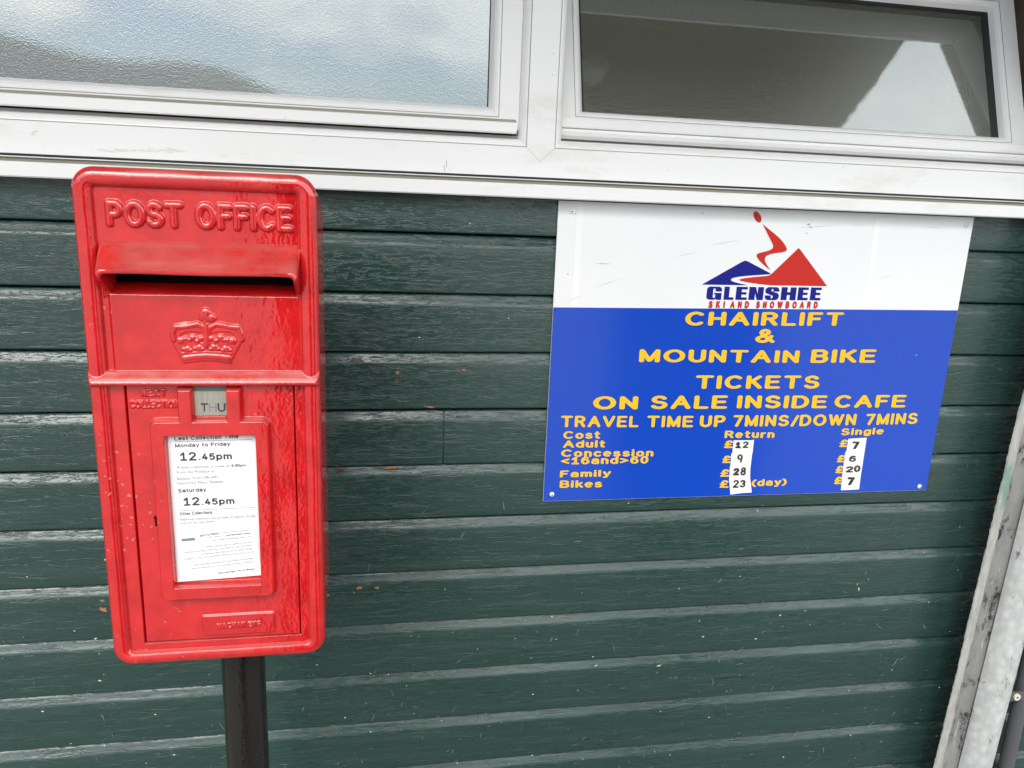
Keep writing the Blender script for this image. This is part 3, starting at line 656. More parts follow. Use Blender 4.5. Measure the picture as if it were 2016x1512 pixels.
for pa, pb in (((1143, 398), (1137, 604)), ((1731, 418), (1708, 608))):
    a, b = at(*pa, YS), at(*pb, YS); w = .0055; mb = MB(); mb.box(a[0]-w, a[0]+w, YS-.0003, YS+.0001, b[2], -.0005)
    mb.build('film_strip', M['film'], sign)
a, b = at(1396, 405, YS), at(1387, 608, YS); mb = MB(); mb.box(a[0], a[0]+.0006, YS-.0002, YS+.0001, b[2], -.0005); mb.build('film_edge', M['sign_white'], sign)
YT = YS-.0006
LINES = [
 [('CHAIRLIFT', 1348, 1659, 613.5, 641, 641.5)], [('&', 1486, 1524, 647.5, 675)],
 [('MOUNTAIN', 1257.6, 1572, 687.5, 713, 714.5), ('BIKE', 1595, 1723, 688, 714.5, 714)], [('TICKETS', 1368, 1612, 739, 765.5, 765)],
 [('ON', 1167, 1255, 780, 806, 806), ('SALE', 1280, 1431, 779, 805.5, 804.5), ('INSIDE', 1450, 1627, 778.5, 804, 803.5), ('CAFE', 1641.5, 1782, 778, 803, 802)],
 [('TRAVEL', 1103.5, 1256, 818.5, 841, 841), ('TIME', 1273, 1364, 818.5, 841, 841), ('UP', 1376.7, 1427, 818, 841, 840.5), ('7MINS', 1442, 1552, 817.5, 840, 839), ('/', 1556, 1571, 818, 840, 839), ('DOWN', 1573, 1684, 816.5, 839, 837), ('7MINS', 1703, 1805, 815, 837, 834.5)]]
for ln in LINES:
    for w in ln:
        mb = MB(); pxword(mb, *w, y=YT, r=.092, gap=.15); mb.build('lettering', M['yellow'], sign)
SMALL = [('Cost', 1108.5, 1181, 849, 864, 863.5), ('Adult', 1108, 1191, 867, 881.5, 881), ('Concession', 1104.5, 1286, 885, 899.5, 898.5), ('<16and>60', 1103.5, 1276, 899.5, 914.5, 912.5),
 ('Family', 1102, 1202, 926.5, 940, 938), ('Bikes', 1101.5, 1185, 946, 960.5, 959.5), ('Return', 1426, 1524, 848, 862.5, 862), ('Single', 1655, 1739, 843.5, 857, 855)]
for k, w in enumerate(SMALL):
    mb = MB(); pxword(mb, *w, y=YT-.0003*(k % 2), r=.098, gap=.14, ax=1.2); mb.build('lettering', M['yellow'], sign)
mb = MB(); pxword(mb, '(day)', 1479, 1548, 944, 957.5, 955, y=YT, r=.098, gap=.14, ax=1.2); mb.build('lettering', M['yellow'], sign)
for w in ((1425, 1443, 867, 882), (1421.5, 1439, 897, 911.5), (1417.5, 1436, 924, 938.5), (1416, 1434, 945.5, 960), (1652, 1669, 865.5, 880), (1647, 1663.5, 896, 910), (1644, 1660.5, 917, 931.5), (1641.5, 1658, 938.5, 953)):
    mb = MB(); pxword(mb, '£', *w, y=YT, r=.10); mb.build('pound_mark', M['yellow'], sign)
# price tapes, hand numbered
def c1(x, y): return (1400+x/10.08, 840+y/10.08)
def c2(x, y): return (1450+x/4.48, 700+y/4.48)
TAPES = [
 (c1, [(447, 272), (790, 272), (852, 262), (822, 524), (425, 524)], [('1', 480, 585, 298, 430, .14), ('2', 622, 738, 292, 425, .10)]),
 (c1, [(405, 528), (815, 528), (783, 802), (383, 797)], [('9', 508, 618, 548, 715, .085)]),
 (c1, [(375, 794), (780, 790), (772, 1042), (360, 1052)], [('2', 432, 552, 818, 970, .13), ('8', 578, 684, 803, 970, .10)]),
 (c1, [(359, 1052), (776, 1034), (806, 1305), (600, 1318), (385, 1348)], [('2', 428, 542, 1056, 1215, .09), ('3', 566, 678, 1056, 1208, .10)]),
 (c2, [(988, 735), (1148, 725), (1130, 846), (970, 849)], [('7', 1014, 1078, 758, 826, .11)]),
 (c2, [(962, 849), (1130, 846), (1114, 945), (950, 948)], [('6', 990, 1052, 882, 938, .095)]),
 (c2, [(948, 948), (1115, 945), (1098, 1046), (935, 1053)], [('2', 960, 1026, 976, 1032, .105), ('0', 1032, 1090, 968, 1028, .10)]),
 (c2, [(934, 1053), (1098, 1046), (1080, 1180), (922, 1188)], [('7', 970, 1035, 1072, 1145, .125)])]
for i, (cf, pts, dg) in enumerate(TAPES):
    yt = YT-.0003-.00012*(i % 4)
    mb = MB(); pp = [at(*cf(*p), yt) for p in pts]; n = len(pp)
    poly(mb, [(p[0], p[2]) for p in pp], yt); mb.v = list(mb.v)
    for j in range(n):
        a, b = pp[j], pp[(j+1) % n]; mb.add([(a[0], yt, a[2]), (b[0], yt, b[2]), (b[0], YS, b[2]), (a[0], YS, a[2])], [(0, 1, 2, 3)])
    tp = mb.build('price_tape', M['tape'], sign)
    mb = MB()
    for ch, x0, x1, y0, y1, r in dg:
        a = cf(x0, y0); b = cf(x1, y1); pxword(mb, ch, a[0]-.3, b[0], a[1], b[1], y=yt-.0003, r=r*1.12)
        if ch in '1': p = at(a[0]+1, b[1]-1, yt); q2 = at(b[0]+.2, b[1]-.2, yt); mb.add([(p[0], yt-.0005, p[2]+.0012), (q2[0], yt-.0005, q2[2]+.0012), (q2[0], yt-.0005, q2[2]-.0004), (p[0], yt-.0005, p[2]-.0004)], [(0, 1, 2, 3)])
    mb.build('handwritten_number', M['marker'], tp)
# logo
def c3(x, y): p = at(1360+x/6.72, 400+y/6.72, YT); return (p[0], p[2])
mb = MB()
el = []
for i in range(28):
    a = 2*math.pi*i/28; u, w = 80*math.cos(a), 44*math.sin(a); t = R_(64); el.append(c3(883+u*math.cos(t)-w*math.sin(t), 182+u*math.sin(t)+w*math.cos(t)))
poly(mb, el, YT)
poly(mb, [c3(*p) for p in [(950, 272), (1022, 335), (1100, 395), (1160, 448), (1210, 500), (1240, 540), (1262, 578), (1272, 606), (1264, 630), (1240, 644), (1200, 652), (1130, 660), (1050, 676), (1010, 692), (990, 712), (980, 738), (985, 775), (1003, 810), (1025, 842), (1058, 888),
     (1015, 857), (960, 812), (905, 756), (876, 715), (869, 694), (876, 676), (900, 661), (960, 646), (1030, 628), (1072, 608), (1090, 582), (1090, 560), (1075, 520), (1040, 455), (990, 352)]], YT)
poly(mb, [c3(*p) for p in [(1428, 595), (1440, 602), (1805, 1098), (1060, 1086), (900, 1069), (740, 1046), (660, 1027), (635, 1015), (655, 1005), (720, 991), (850, 976), (990, 964), (1030, 957), (1056, 944), (1075, 930), (1418, 602)]], YT)
mb.build('logo_mark', M['logo_red'], sign, label='red skier and red mountain mark')
mb = MB()
poly(mb, [c3(*p) for p in [(145, 1077), (685, 772), (705, 764), (722, 762), (742, 764), (760, 772), (1058, 930), (1048, 938), (1020, 942), (960, 946), (830, 955), (700, 965), (600, 979), (550, 993), (530, 1010), (536, 1024), (570, 1041), (650, 1062), (757, 1086)]], YT)
mb.build('logo_mark', M['logo_blue'], sign, label='navy blue mountain mark')
BLK = {'E': [(0, 0), (1, 0), (1, .2), (.5, .2), (.5, .41), (.93, .41), (.93, .6), (.5, .6), (.5, .8), (1, .8), (1, 1), (0, 1)],
 'L': [(0, 0), (.98, 0), (.98, .2), (.52, .2), (.52, 1), (0, 1)],
 'N': [(0, 0), (.42, 0), (.42, .52), (.58, 0), (1, 0), (1, 1), (.6, 1), (.6, .47), (.44, 1), (0, 1)],
 'H': [(0, 0), (.4, 0), (.4, .4), (.6, .4), (.6, 0), (1, 0), (1, 1), (.6, 1), (.6, .62), (.4, .62), (.4, 1), (0, 1)],
 'G': [(1, .64), (1, .8), (.95, .93), (.82, 1), (.2, 1), (.06, .93), (0, .8), (0, .2), (.05, .07), (.18, 0), (.55, 0), (.62, .08), (.68, 0), (1, 0), (1, .53), (.5, .53), (.5, .41), (.58, .41), (.58, .2), (.54, .14), (.46, .14), (.42, .2), (.42, .8), (.46, .86), (.54, .86), (.58, .8), (.58, .64)],
 'S': [(1, .66), (1, .8), (.93, .93), (.78, 1), (.22, 1), (.07, .93), (0, .8), (0, .62), (.1, .5), (.52, .36), (.57, .3), (.57, .2), (.52, .14), (.47, .14), (.43, .2), (.43, .36), (0, .36), (0, .2), (.07, .07), (.22, 0), (.78, 0), (.93, .07), (1, .2), (1, .4), (.9, .54), (.48, .67), (.43, .72), (.43, .8), (.47, .86), (.53, .86), (.57, .8), (.57, .66)]}
mb = MB()
for ch, x0, x1 in (('G', 150, 370), ('L', 405, 552), ('E', 580, 745), ('N', 770, 983), ('S', 1008, 1212), ('H', 1242, 1462), ('E', 1488, 1640), ('E', 1672, 1828)):
    def c4(x, y): p = at(1370+x/7.467, 560+y/7.467, YT); return p
    t0 = (x0-150)/1680; bl = c4(x0, 223+10*t0); br = c4(x1, 223+10*t0); tp = c4(x0, 29+15*t0)
    poly(mb, [(bl[0]+(br[0]-bl[0])*u, bl[2]+(tp[2]-bl[2])*w) for u, w in BLK[ch]], YT)
mb.build('lettering', M['logo_blue'], sign, label='heavy navy blue resort name')
for wd, x0, x1 in (('SKI', 182, 422), ('AND', 500, 776), ('SNOWBOARD', 880, 1786)):
    d = (x0-182)/1600*6; d2 = (x1-182)/1600*6; mb = MB()
    pxword(mb, wd, 1370+x0/7.467, 1370+x1/7.467, 560+(242+d)/7.467, 560+(349+d)/7.467, 560+(349+d2)/7.467, y=YT, r=.15, gap=.72, ax=1.2)
    mb.build('lettering', M['logo_red'], sign, label='small red capitals under the resort name')
for (px, py, y_) in ((1126, 416, 0), (1902, 444, 0), (1086.5, 973, 0), (1810, 957.5, 0)):
    p = at(px, py, YS); mb = MB(); n = 22
    rings = [(.0046, .0001), (.0044, -.0010), (.0034, -.0022), (.0018, -.0026), (.0014, -.0026)]
    v = [(p[0]+r*math.cos(6.2832*i/n), YS+d, p[2]+r*math.sin(6.2832*i/n)) for r, d in rings for i in range(n)]
    f = [(k*n+i, k*n+(i+1) % n, (k+1)*n+(i+1) % n, (k+1)*n+i) for k in range(len(rings)-1) for i in range(n)]+[tuple(range((len(rings)-1)*n, len(rings)*n))]
    mb.add(v, f); 
    for a in (.6, .6+math.pi/2):
        u = np.array([math.cos(a), math.sin(a)])*.0017; w = np.array([-u[1], u[0]])*.28
        mb.add([(p[0]+q[0], YS-.00285-.0001*(a > 1), p[2]+q[1]) for q in (u+w, -u+w, -u-w, u-w)], [(0, 1, 2, 3)], 1)
    mb.build('screw', [M['screw'], M['screw_hole']], sign, smooth=40)
# ------------------------------------------------------------------ the post box (mm, x from its centre, z from its bottom, h toward the viewer)
YB, XC, ZB = .909, -.19322, -.58571
box = empty('post_box', (XC, .985, -H0), 'red cast iron post box on a black pole before the green wall', 'post box')
def bx_(px, py, y=YB): p = at(px, py, y); return ((p[0]-XC)*1000, (p[2]-ZB)*1000)
def W_(x, z, h): return (XC+x/1000, YB-h/1000, ZB+z/1000)
dxy = .64
gx = np.linspace(-128, 128, 401); gz = np.linspace(0, 602, 942)
X, Z = np.meshgrid(gx, gz)
def srr(X, Z, x0, x1, z0, z1, r):
    cx, cz, hx, hz = (x0+x1)/2, (z0+z1)/2, (x1-x0)/2-r, (z1-z0)/2-r
    qx, qz = np.abs(X-cx)-hx, np.abs(Z-cz)-hz
    return np.hypot(np.maximum(qx, 0), np.maximum(qz, 0))+np.minimum(np.maximum(qx, qz), 0)-r
def sst(a, b, t): q = np.clip((t-a)/(b-a), 0, 1); return q*q*(3-2*q)
def smax(a, b, k): h = np.clip(.5+.5*(a-b)/k, 0, 1); return b*(1-h)+a*h+k*h*(1-h)
def dseg(X, Z, pl):
    D = np.full(X.shape, 1e9)
    for (ax, az), (bx, bz) in zip(pl[:-1], pl[1:]):
        vx, vz = bx-ax, bz-az; L2 = vx*vx+vz*vz+1e-9
        t = np.clip(((X-ax)*vx+(Z-az)*vz)/L2, 0, 1); D = np.minimum(D, np.hypot(X-ax-t*vx, Z-az-t*vz))
    return D
def fbm(shape, sx, sz, seed):
    rs = np.random.RandomState(seed); n = np.fft.rfft2(rs.normal(size=shape))
    fz = np.fft.fftfreq(shape[0])[:, None]/dxy; fx = np.fft.rfftfreq(shape[1])[None, :]/dxy
    out = np.fft.irfft2(n*np.exp(-((fx*sx)**2+(fz*sz)**2)*2*math.pi**2/4), s=shape); return out/out.std()
sd = srr(X, Z, -128, 128, 0, 602, 24); e = -sd
Xo, Zo = X.copy(), Z.copy()
gz_, gx_ = np.gradient(sd, dxy, dxy); gn = np.hypot(gx_, gz_)+1e-6; outm = sd > 0
Xo[outm] -= (sd*gx_/gn)[outm]; Zo[outm] -= (sd*gz_/gn)[outm]
h = np.full(X.shape, -9.)
# crown panel: shallow plateau whose top edge rolls into the letter slot
pl_ = srr(X, Z, -99, 107, 370, 469, 3); h = np.where((Z > 368) & (Z < 484), -8.6+2.6*sst(2.2, -1.5, pl_), h)
roll = np.where((Z > 460) & (np.abs(X-1.5) < 104.5), -6-26*np.clip((Z-464.2)/12, 0, 1)**1.5, 0); h = np.where((Z > 460) & (Z < 477) & (np.abs(X-1.5) < 104.5), np.minimum(h, roll), h)
slot = srr(X, Z, -101, 102, 475.5, 497, 4); h = np.where(slot < 0, -32-40*sst(0, -1.6, slot), h)
h = np.where((Z > 476) & (slot >= 0) & (Z < 500) & (np.abs(X-1.5) < 104.5), -32., h)
h = np.where(Z < 361, -7.2, h)
rim = -9.2+9.2*np.sqrt(np.clip(1-((np.clip(e, 0, 21)-10.5)/10.5)**2, 0, 1))
rim = np.where(e < 21, rim, -60); 
h = np.where(e < 10.5, rim, smax(h, rim, 1.6))
# inner step between the lower rim and the door surround
low = srr(X, Z, -107.5, 108, 17, 420, 5); h = np.where((Z < 361) & (e > 15), np.minimum(h, np.where(low > 0, h, -7.2+0*h+.0)), h)
ld = np.interp(Z, [358.5, 359.6, 360.6, 362, 364.2, 366.5, 370, 374, 377, 378.6], [-40, -7, 0, 3.6, 4.6, 3.8, 1.2, -2.6, -5.2, -40])
ld = np.minimum(ld, -9+13.6*np.sqrt(np.clip(1-(1-np.clip(e, 0, 7)/7)**2, 0, 1))); h = np.where(ld > -30, smax(h, ld, 1.0), h)
base_h = h.copy()
# door gaps
inlow = (Z < 359.5) & (Z > 27.5)
gap = np.minimum(np.where(inlow, np.abs(X+90.3)-1.0, 9), np.where((X > -91) & (X < 97.5), np.abs(Z-28.6)-.7, 9))
gap = np.minimum(gap, np.where(inlow, np.abs(X-96.9)-.45, 9)); h = np.where((gap < .3) & (Z < 359.6), h-7*sst(.3, -.4, gap), h)
# notice frame with two prongs beside the day tab
fr = np.minimum(srr(X, Z, -65.5, 68.5, 89, 319.5, 9), np.minimum(srr(X, Z, -33, -16, 290, 357.3, 1.5), srr(X, Z, 20.2, 38, 290, 357.3, 1.5)))
fh = -7.2+10.6*sst(1.8, -2.2, fr)
nt_ = srr(X, Z, -16.2, 20.4, 322, 372, 4.5); fh = np.where(nt_ < 1.2, np.minimum(fh, -7.5+10.9*sst(-1.6, 1.2, nt_)), fh)
wn = srr(X, Z, -49.5, 52.2, 106.5, 300.8, 1.5); fh = np.where(wn < 2.0, np.minimum(fh, -8.4+11.8*sst(-2.2, .6, wn)), fh)
inb = (Z < 359.3) & (fr < 1.8); h = np.where(inb, np.maximum(h, fh), h)
h = np.where((wn < 0) & (Z < 330), np.minimum(h, fh), h); h = np.where((nt_ < 1.2) & (Z < 359) & (Z > 318), np.minimum(h, fh), h)
# key hole
kh = np.minimum(np.hypot(X+67.2, Z-195.5)-2.4, srr(X, Z, -68.4, -66.0, 184, 196, .4)); h = np.where(kh < .2, h-9*sst(.2, -.4, kh), h)
# maker's plate
mp_ = srr(X, Z, -21.5, 65.5, 34.3, 62.6, 2); h = np.where(mp_ < 1.5, h+2.2*sst(1.0, -1.2, mp_), h)
rel = np.zeros_like(h)
def relief(txt, x0, x1, z0, z1, r, hh, zs=0., gap=.2, soft=1.0):
    rib, wd = word_shapes(txt, .12, gap)
    R0 = (z1-z0)*r
    for q in rib:
        pl = [(x0+a/wd*(x1-x0), z0+zs*a/wd+b*(z1-z0)) for a, b in q]
        xs_, zs_ = [p[0] for p in pl], [p[1] for p in pl]
        mz = (gz > min(zs_)-R0*2.2) & (gz < max(zs_)+R0*2.2); mx_ = (gx > min(xs_)-R0*2.2) & (gx < max(xs_)+R0*2.2)
        sub = np.ix_(mz, mx_); D = dseg(X[sub], Z[sub], pl)
        rel[sub] = np.maximum(rel[sub], hh*np.clip(1-(D/(R0*1.12))**2, 0, 1)**.38*soft + .12*hh*np.exp(-(np.maximum(D-R0, 0)/(R0*.3))**2)*(D < 2.1*R0))
relief('POST', -94.5, -17.5, 538.5, 567, .122, 3.5, .3, .16); relief('OFFICE', -2.5, 99.8, 538.6, 568, .122, 3.5, -.2, .16)
let_mask = rel > .25
relief('NEXT', -73, -46.5, 346.6, 356, .13, 1.4, 0, .3); relief('COLLECTION', -86.5, -33.5, 332.6, 342, .13, 1.3, 0, .22)
nx_mask = (rel > .25) & (Z < 360)
relief('MACHAN ENG', -4, 48, 43.5, 51, .13, 1.0, .6, .3)
# crown emblem from measured strokes
def cc(x, y): return bx_(300+x/9.164, 590+y/9.164)
cpoly = [cc(*p) for p in [(318, 745), (335, 560), (385, 462), (560, 425), (800, 440), (960, 470), (1140, 440), (1350, 480), (1530, 485), (1605, 560), (1630, 725), (1390, 1170), (1180, 1135), (960, 1122), (760, 1138), (545, 1170)]]
def sdpoly(X, Z, P):
    D = dseg(X, Z, P+[P[0]]); ins = np.zeros(X.shape, bool); n = len(P)
    for i in range(n):
        (x1, z1), (x2, z2) = P[i], P[(i+1) % n]
        c = ((z1 > Z) != (z2 > Z)) & (X < (x2-x1)*(Z-z1)/(z2-z1+1e-12)+x1); ins ^= c
    return np.where(ins, -D, D)
sub = np.ix_((gz > 375) & (gz < 460), (gx > -50) & (gx < 56)); Xs, Zs = X[sub], Z[sub]
cr = 1.3*sst(.8, -1.2, sdpoly(Xs, Zs, cpoly))
for op in ([(480, 720), (490, 640), (560, 598), (700, 590), (890, 610), (890, 800), (640, 690), (560, 760)], [(1050, 610), (1200, 592), (1380, 592), (1460, 650), (1500, 720), (1380, 720), (1250, 690), (1060, 790)]):
    cr = np.minimum(cr, .25+1.3*sst(-1.2, .9, sdpoly(Xs, Zs, [cc(*p) for p in op])))
def ridge(pts, r, hh):
    global cr
    D = dseg(Xs, Zs, [cc(*p) for p in pts]); R0 = r/9.164*.93*1.6*.33; cr = np.maximum(cr, hh*np.sqrt(np.clip(1-(D/R0)**2, 0, 1)))
ridge([(370, 740), (350, 620), (395, 510), (560, 505), (690, 480), (800, 455), (900, 510), (955, 600)], 62, 2.6)
ridge([(1605, 735), (1580, 620), (1540, 520), (1400, 512), (1260, 480), (1140, 462), (1030, 515), (975, 600)], 62, 2.6)
ridge([(965, 460), (965, 850)], 60, 2.8)
ridge([(930, 300), (950, 260)], 120, 3.0); ridge([(960, 330), (1060, 345)], 95, 2.8); ridge([(940, 360), (955, 470)], 75, 2.4); ridge([(880, 350), (1020, 370)], 70, 2.2)
for x, y, r in ((500, 755, 85), (580, 720, 55), (660, 735, 60), (710, 705, 80), (790, 760, 60), (850, 715, 65), (1060, 715, 65), (1130, 755, 60), (1220, 705, 80), (1280, 745, 55), (1345, 740, 55), (1430, 765, 85),
                (605, 910, 85), (560, 905, 50), (660, 925, 50), (820, 885, 85), (765, 895, 50), (875, 905, 50), (1105, 880, 85), (1045, 905, 50), (1160, 905, 50), (1320, 905, 85), (1265, 925, 50), (1375, 925, 50)):
    ridge([(x-12, y), (x+12, y)], r, 2.6)
for x in (560, 780, 1120, 1340): ridge([(x, 770), (x+(20 if x < 960 else -20), 880)], 35, 2.0)
ridge([(565, 1075), (760, 1045), (960, 1035), (1180, 1045), (1365, 1075)], 75, 2.4); ridge([(520, 985), (960, 960), (1410, 985)], 40, 1.8)
rel[sub] = np.maximum(rel[sub], cr); cmask = np.zeros(h.shape, bool); cmask[sub] = cr > .12
h = h+rel
deep = slot < .5
thick = (.025*fbm(h.shape, 5, 9, 1)+.025*fbm(h.shape, 1.8, 3, 2)+.18*fbm(h.shape, 22, 40, 3)); h = h+np.where(deep | (kh < .5), 0, thick*np.clip(e/6, 0, 1))
nzv, nx_ = np.gradient(h, dxy, dxy)
NRM = np.stack([-nx_, -np.ones_like(h), -nzv], -1); NRM = np.stack([-nx_, -np.ones_like(h), -nzv], -1)
NRM /= np.linalg.norm(NRM, axis=-1, keepdims=True)
nz_, nxn = h.shape
idx = np.arange(nz_*nxn).reshape(nz_, nxn)
quads = np.stack([idx[:-1, :-1], idx[:-1, 1:], idx[1:, 1:], idx[1:, :-1]], -1)
def fm(mask): return mask[:-1, :-1] & mask[:-1, 1:] & mask[1:, 1:] & mask[1:, :-1]
def fa(mask): return mask[:-1, :-1] | mask[:-1, 1:] | mask[1:, 1:] | mask[1:, :-1]
lab = np.zeros(quads.shape[:2], int)
dr = (X > -90.2) & (X < 96.8) & (Z > 28.7) & (Z < 359.4)
lab[fm(dr)] = 1; lab[fa(let_mask)] = 3; lab[fa(cmask)] = 4; lab[fm(dr) & fa(mp_ < 1.0)] = 5
lab[fm(dr) & fa((fr < 1.6))] = 2; lab[fa(nx_mask) & (lab == 1)] = 6
lab[fm((Z > 465.5) & (Z < 500) & (np.abs(X-3) < 102.5))] = 7; dead = ~fa(sd < .4); lab[dead] = -1
P3 = np.stack([XC+Xo/1000, YB-h/1000, ZB+Zo/1000], -1).reshape(-1, 3); NF = NRM.reshape(-1, 3)
def patch(name, k, parent, **kw):
    q = quads[lab == k].reshape(-1, 4); u, inv = np.unique(q, return_inverse=True)
    return mk(name, P3[u], inv.reshape(-1, 4), M['red_clean' if k == 7 else 'red'], parent, smooth=True, normals=NF[u], **kw)
front = patch('front_casting', 0, box); door = patch('door', 1, box)
patch('notice_frame', 2, door); patch('slot_throat', 7, front); patch('raised_lettering', 3, front); patch('crown_emblem', 4, front); patch('maker_plate', 5, door); patch('raised_lettering', 6, door)
# body shell behind the front casting
def outline(inset, r, n=14):
    pts = []
    for cx, cz, a0 in ((128-inset-r, 602-inset-r, 0), (-128+inset+r, 602-inset-r, 90), (-128+inset+r, inset+r, 180), (128-inset-r, inset+r, 270)):
        pts += [(cx+r*math.cos(R_(a0+90*i/n)), cz+r*math.sin(R_(a0+90*i/n))) for i in range(n+1)]
    return pts
rings = [(0, 24, -9.0), (.1, 24, -11.5), (.6, 24, -13), (2.2, 23, -13.6), (2.4, 24, -20), (2.4, 26, -60), (2.4, 34, -110), (2.4, 44, -140), (3.5, 50, -152), (7, 52, -158), (14, 52, -161)]
v = []; f = []
for ins, r, hh in rings: v += [W_(x, z, hh) for x, z in outline(ins, r)]
n = len(outline(0, 24))
for k in range(len(rings)-1): f += [(k*n+i, (k+1)*n+i, (k+1)*n+(i+1) % n, k*n+(i+1) % n) for i in range(n)]
f.append(tuple(range((len(rings)-1)*n, len(rings)*n)))
mk('body_shell', v, f, M['red'], box, smooth=35)
# hood over the letter slot: awning with cheeks
def upath(xl, xr, zb, zt, hb, ht, rc, n1=12, n2=40, nc=6):
    pts = []
    for i in range(n1): t = i/n1; pts.append((xl, zb+(zt-rc-zb)*t, hb+(ht-hb)*sst(0, 1, t*.93)))
    for i in range(nc): a = R_(180-90*i/nc); pts.append((xl+rc+rc*math.cos(a), zt-rc+rc*math.sin(a), ht))
    for i in range(n2+1): t = i/n2; pts.append((xl+rc+(xr-xl-2*rc)*t, zt+.35*math.sin(t*9), ht))
    for i in range(nc): a = R_(90-90*(i+1)/nc); pts.append((xr-rc+rc*math.cos(a), zt-rc+rc*math.sin(a), ht))
    for i in range(n1): t = 1-(i+1)/n1; pts.append((xr, zb+(zt-rc-zb)*t, hb+(ht-hb)*sst(0, 1, t*.93)))
    return np.array(pts)
HB = 25.
o_ = upath(-107, 110.5, 458, 524, -9.4, -9.4, 5); o1 = upath(-106.4, 109.9, 459, 523.2, -8.6, -6.8, 5); o2 = upath(-105.0, 108.9, 460, 520.6, -8, -4.8, 5)
l0 = upath(-101.8, 107.0, 463, 496.2, -6.6, HB-2.2, 6); l1 = upath(-100.4, 105.9, 463.5, 494.8, -6.2, HB, 6); l2 = upath(-98.6, 104.4, 464, 492.6, -6.2, HB+.3, 5.5); l3 = upath(-97.3, 103.2, 464, 490.8, -6.6, HB-.8, 5); l4 = upath(-96.8, 102.8, 464, 490.6, -8, HB-3, 5)
in1 = upath(-96.2, 102.4, 465, 495, -26, -26, 5)
secs = [o_, o1, o2]+[o2*(1-t)+l0*t+np.array([0, 0, 1.6*math.sin(math.pi*t)]) for t in (.2, .4, .6, .8)]+[l0, l1, l2, l3, l4, in1]
n = len(o_); v = [W_(p[0], p[1], p[2]) for s_ in secs for p in s_]
f = [(k*n+i, k*n+i+1, (k+1)*n+i+1, (k+1)*n+i) for k in range(len(secs)-1) for i in range(n-1)]
mk('slot_hood', v, f, M['red'], front, smooth=48)
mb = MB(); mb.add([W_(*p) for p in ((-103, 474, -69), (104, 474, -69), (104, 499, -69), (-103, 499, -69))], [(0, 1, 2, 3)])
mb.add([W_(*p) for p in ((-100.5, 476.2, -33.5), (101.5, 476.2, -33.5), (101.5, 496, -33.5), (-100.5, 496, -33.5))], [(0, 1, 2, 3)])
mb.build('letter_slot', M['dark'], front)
# day tab
mb = MB(); mb.add([W_(*p) for p in ((-16, 323.5, -5.6), (20, 323.5, -5.6), (20, 352.8, -5.6), (-16, 352.8, -5.6), (-16, 352.8, -7), (20, 352.8, -7))], [(0, 1, 2, 3), (3, 2, 5, 4)])
tab = mb.build('day_tab', M['tin'], door)
mb = MB(); mb.add([W_(*p) for p in ((-16.2, 345, -7.1), (20.3, 345, -7.1), (20.3, 361, -7.1), (-16.2, 361, -7.1))], [(0, 1, 2, 3)]); mb.build('tab_backing', M['tin_dark'], door)
mb = MB()
def bword(mb, txt, x0, x1, z0, z1, hh, r, gap=.2, mi=0, zs=0.):
    rib, wd = word_shapes(txt, r, gap); k = 0
    for q in rib:
        vv, ff = strip(q, r); k += 1
        mb.add([W_(x0+a/wd*(x1-x0), z0+zs*a/wd+b*(z1-z0), hh+.02*k) for a, b in vv], ff, mi)
bword(mb, 'T', -8.9, -.6, 328.3, 338.6, -5.3, .09); bword(mb, 'H', .4, 8.6, 328.3, 338.6, -5.3, .06, mi=1); bword(mb, 'U', 9.8, 18.8, 328.0, 338.6, -5.3, .085)
mb.build('day_lettering', [M['ink'], M['ink_light']], door)
# black keyhole, pole
mb = MB(); mb.add([W_(*p) for p in ((-70, 183, -15.5), (-64.5, 183, -15.5), (-64.5, 199, -15.5), (-70, 199, -15.5))], [(0, 1, 2, 3)])
cyl(mb, (XC-.0672, ZB+.1955), .0024, YB+.0078, YB+.009, 14); mb.box(XC-.0684, XC-.0660, YB+.0078, YB+.009, ZB+.184, ZB+.195); mb.build('keyhole', M['dark'], door)
mb = MB(); n = 40; r = .0288; cx, cy = -.1812, .985
zz = [-H0, -1.2, -.9, -.75, -.62, ZB+.004]
v = [(cx+r*math.cos(6.2832*i/n), cy+r*math.sin(6.2832*i/n), z) for z in zz for i in range(n)]
mb.add(v, [(k*n+i, k*n+(i+1) % n, (k+1)*n+(i+1) % n, (k+1)*n+i) for k in range(len(zz)-1) for i in range(n)])
for i in range(26):                                     # rough weld bead down the seam
    z = ZB-.006-i*.0105+rnd.uniform(-.003, .003); a = -1.62+rnd.uniform(-.07, .07); s_ = rnd.uniform(.0012, .0028)
    c = (cx+r*math.cos(a), cy+r*math.sin(a), z); vv = [(c[0]+s_*math.cos(6.2832*j/8), c[1]-.0009, c[2]+s_*2.2*math.sin(6.2832*j/8)) for j in range(8)]+[(c[0], c[1]-.0022, c[2])]
    mb.add(vv, [(j, (j+1) % 8, 8) for j in range(8)])
mb.build('pole', M['black'], box, smooth=40)
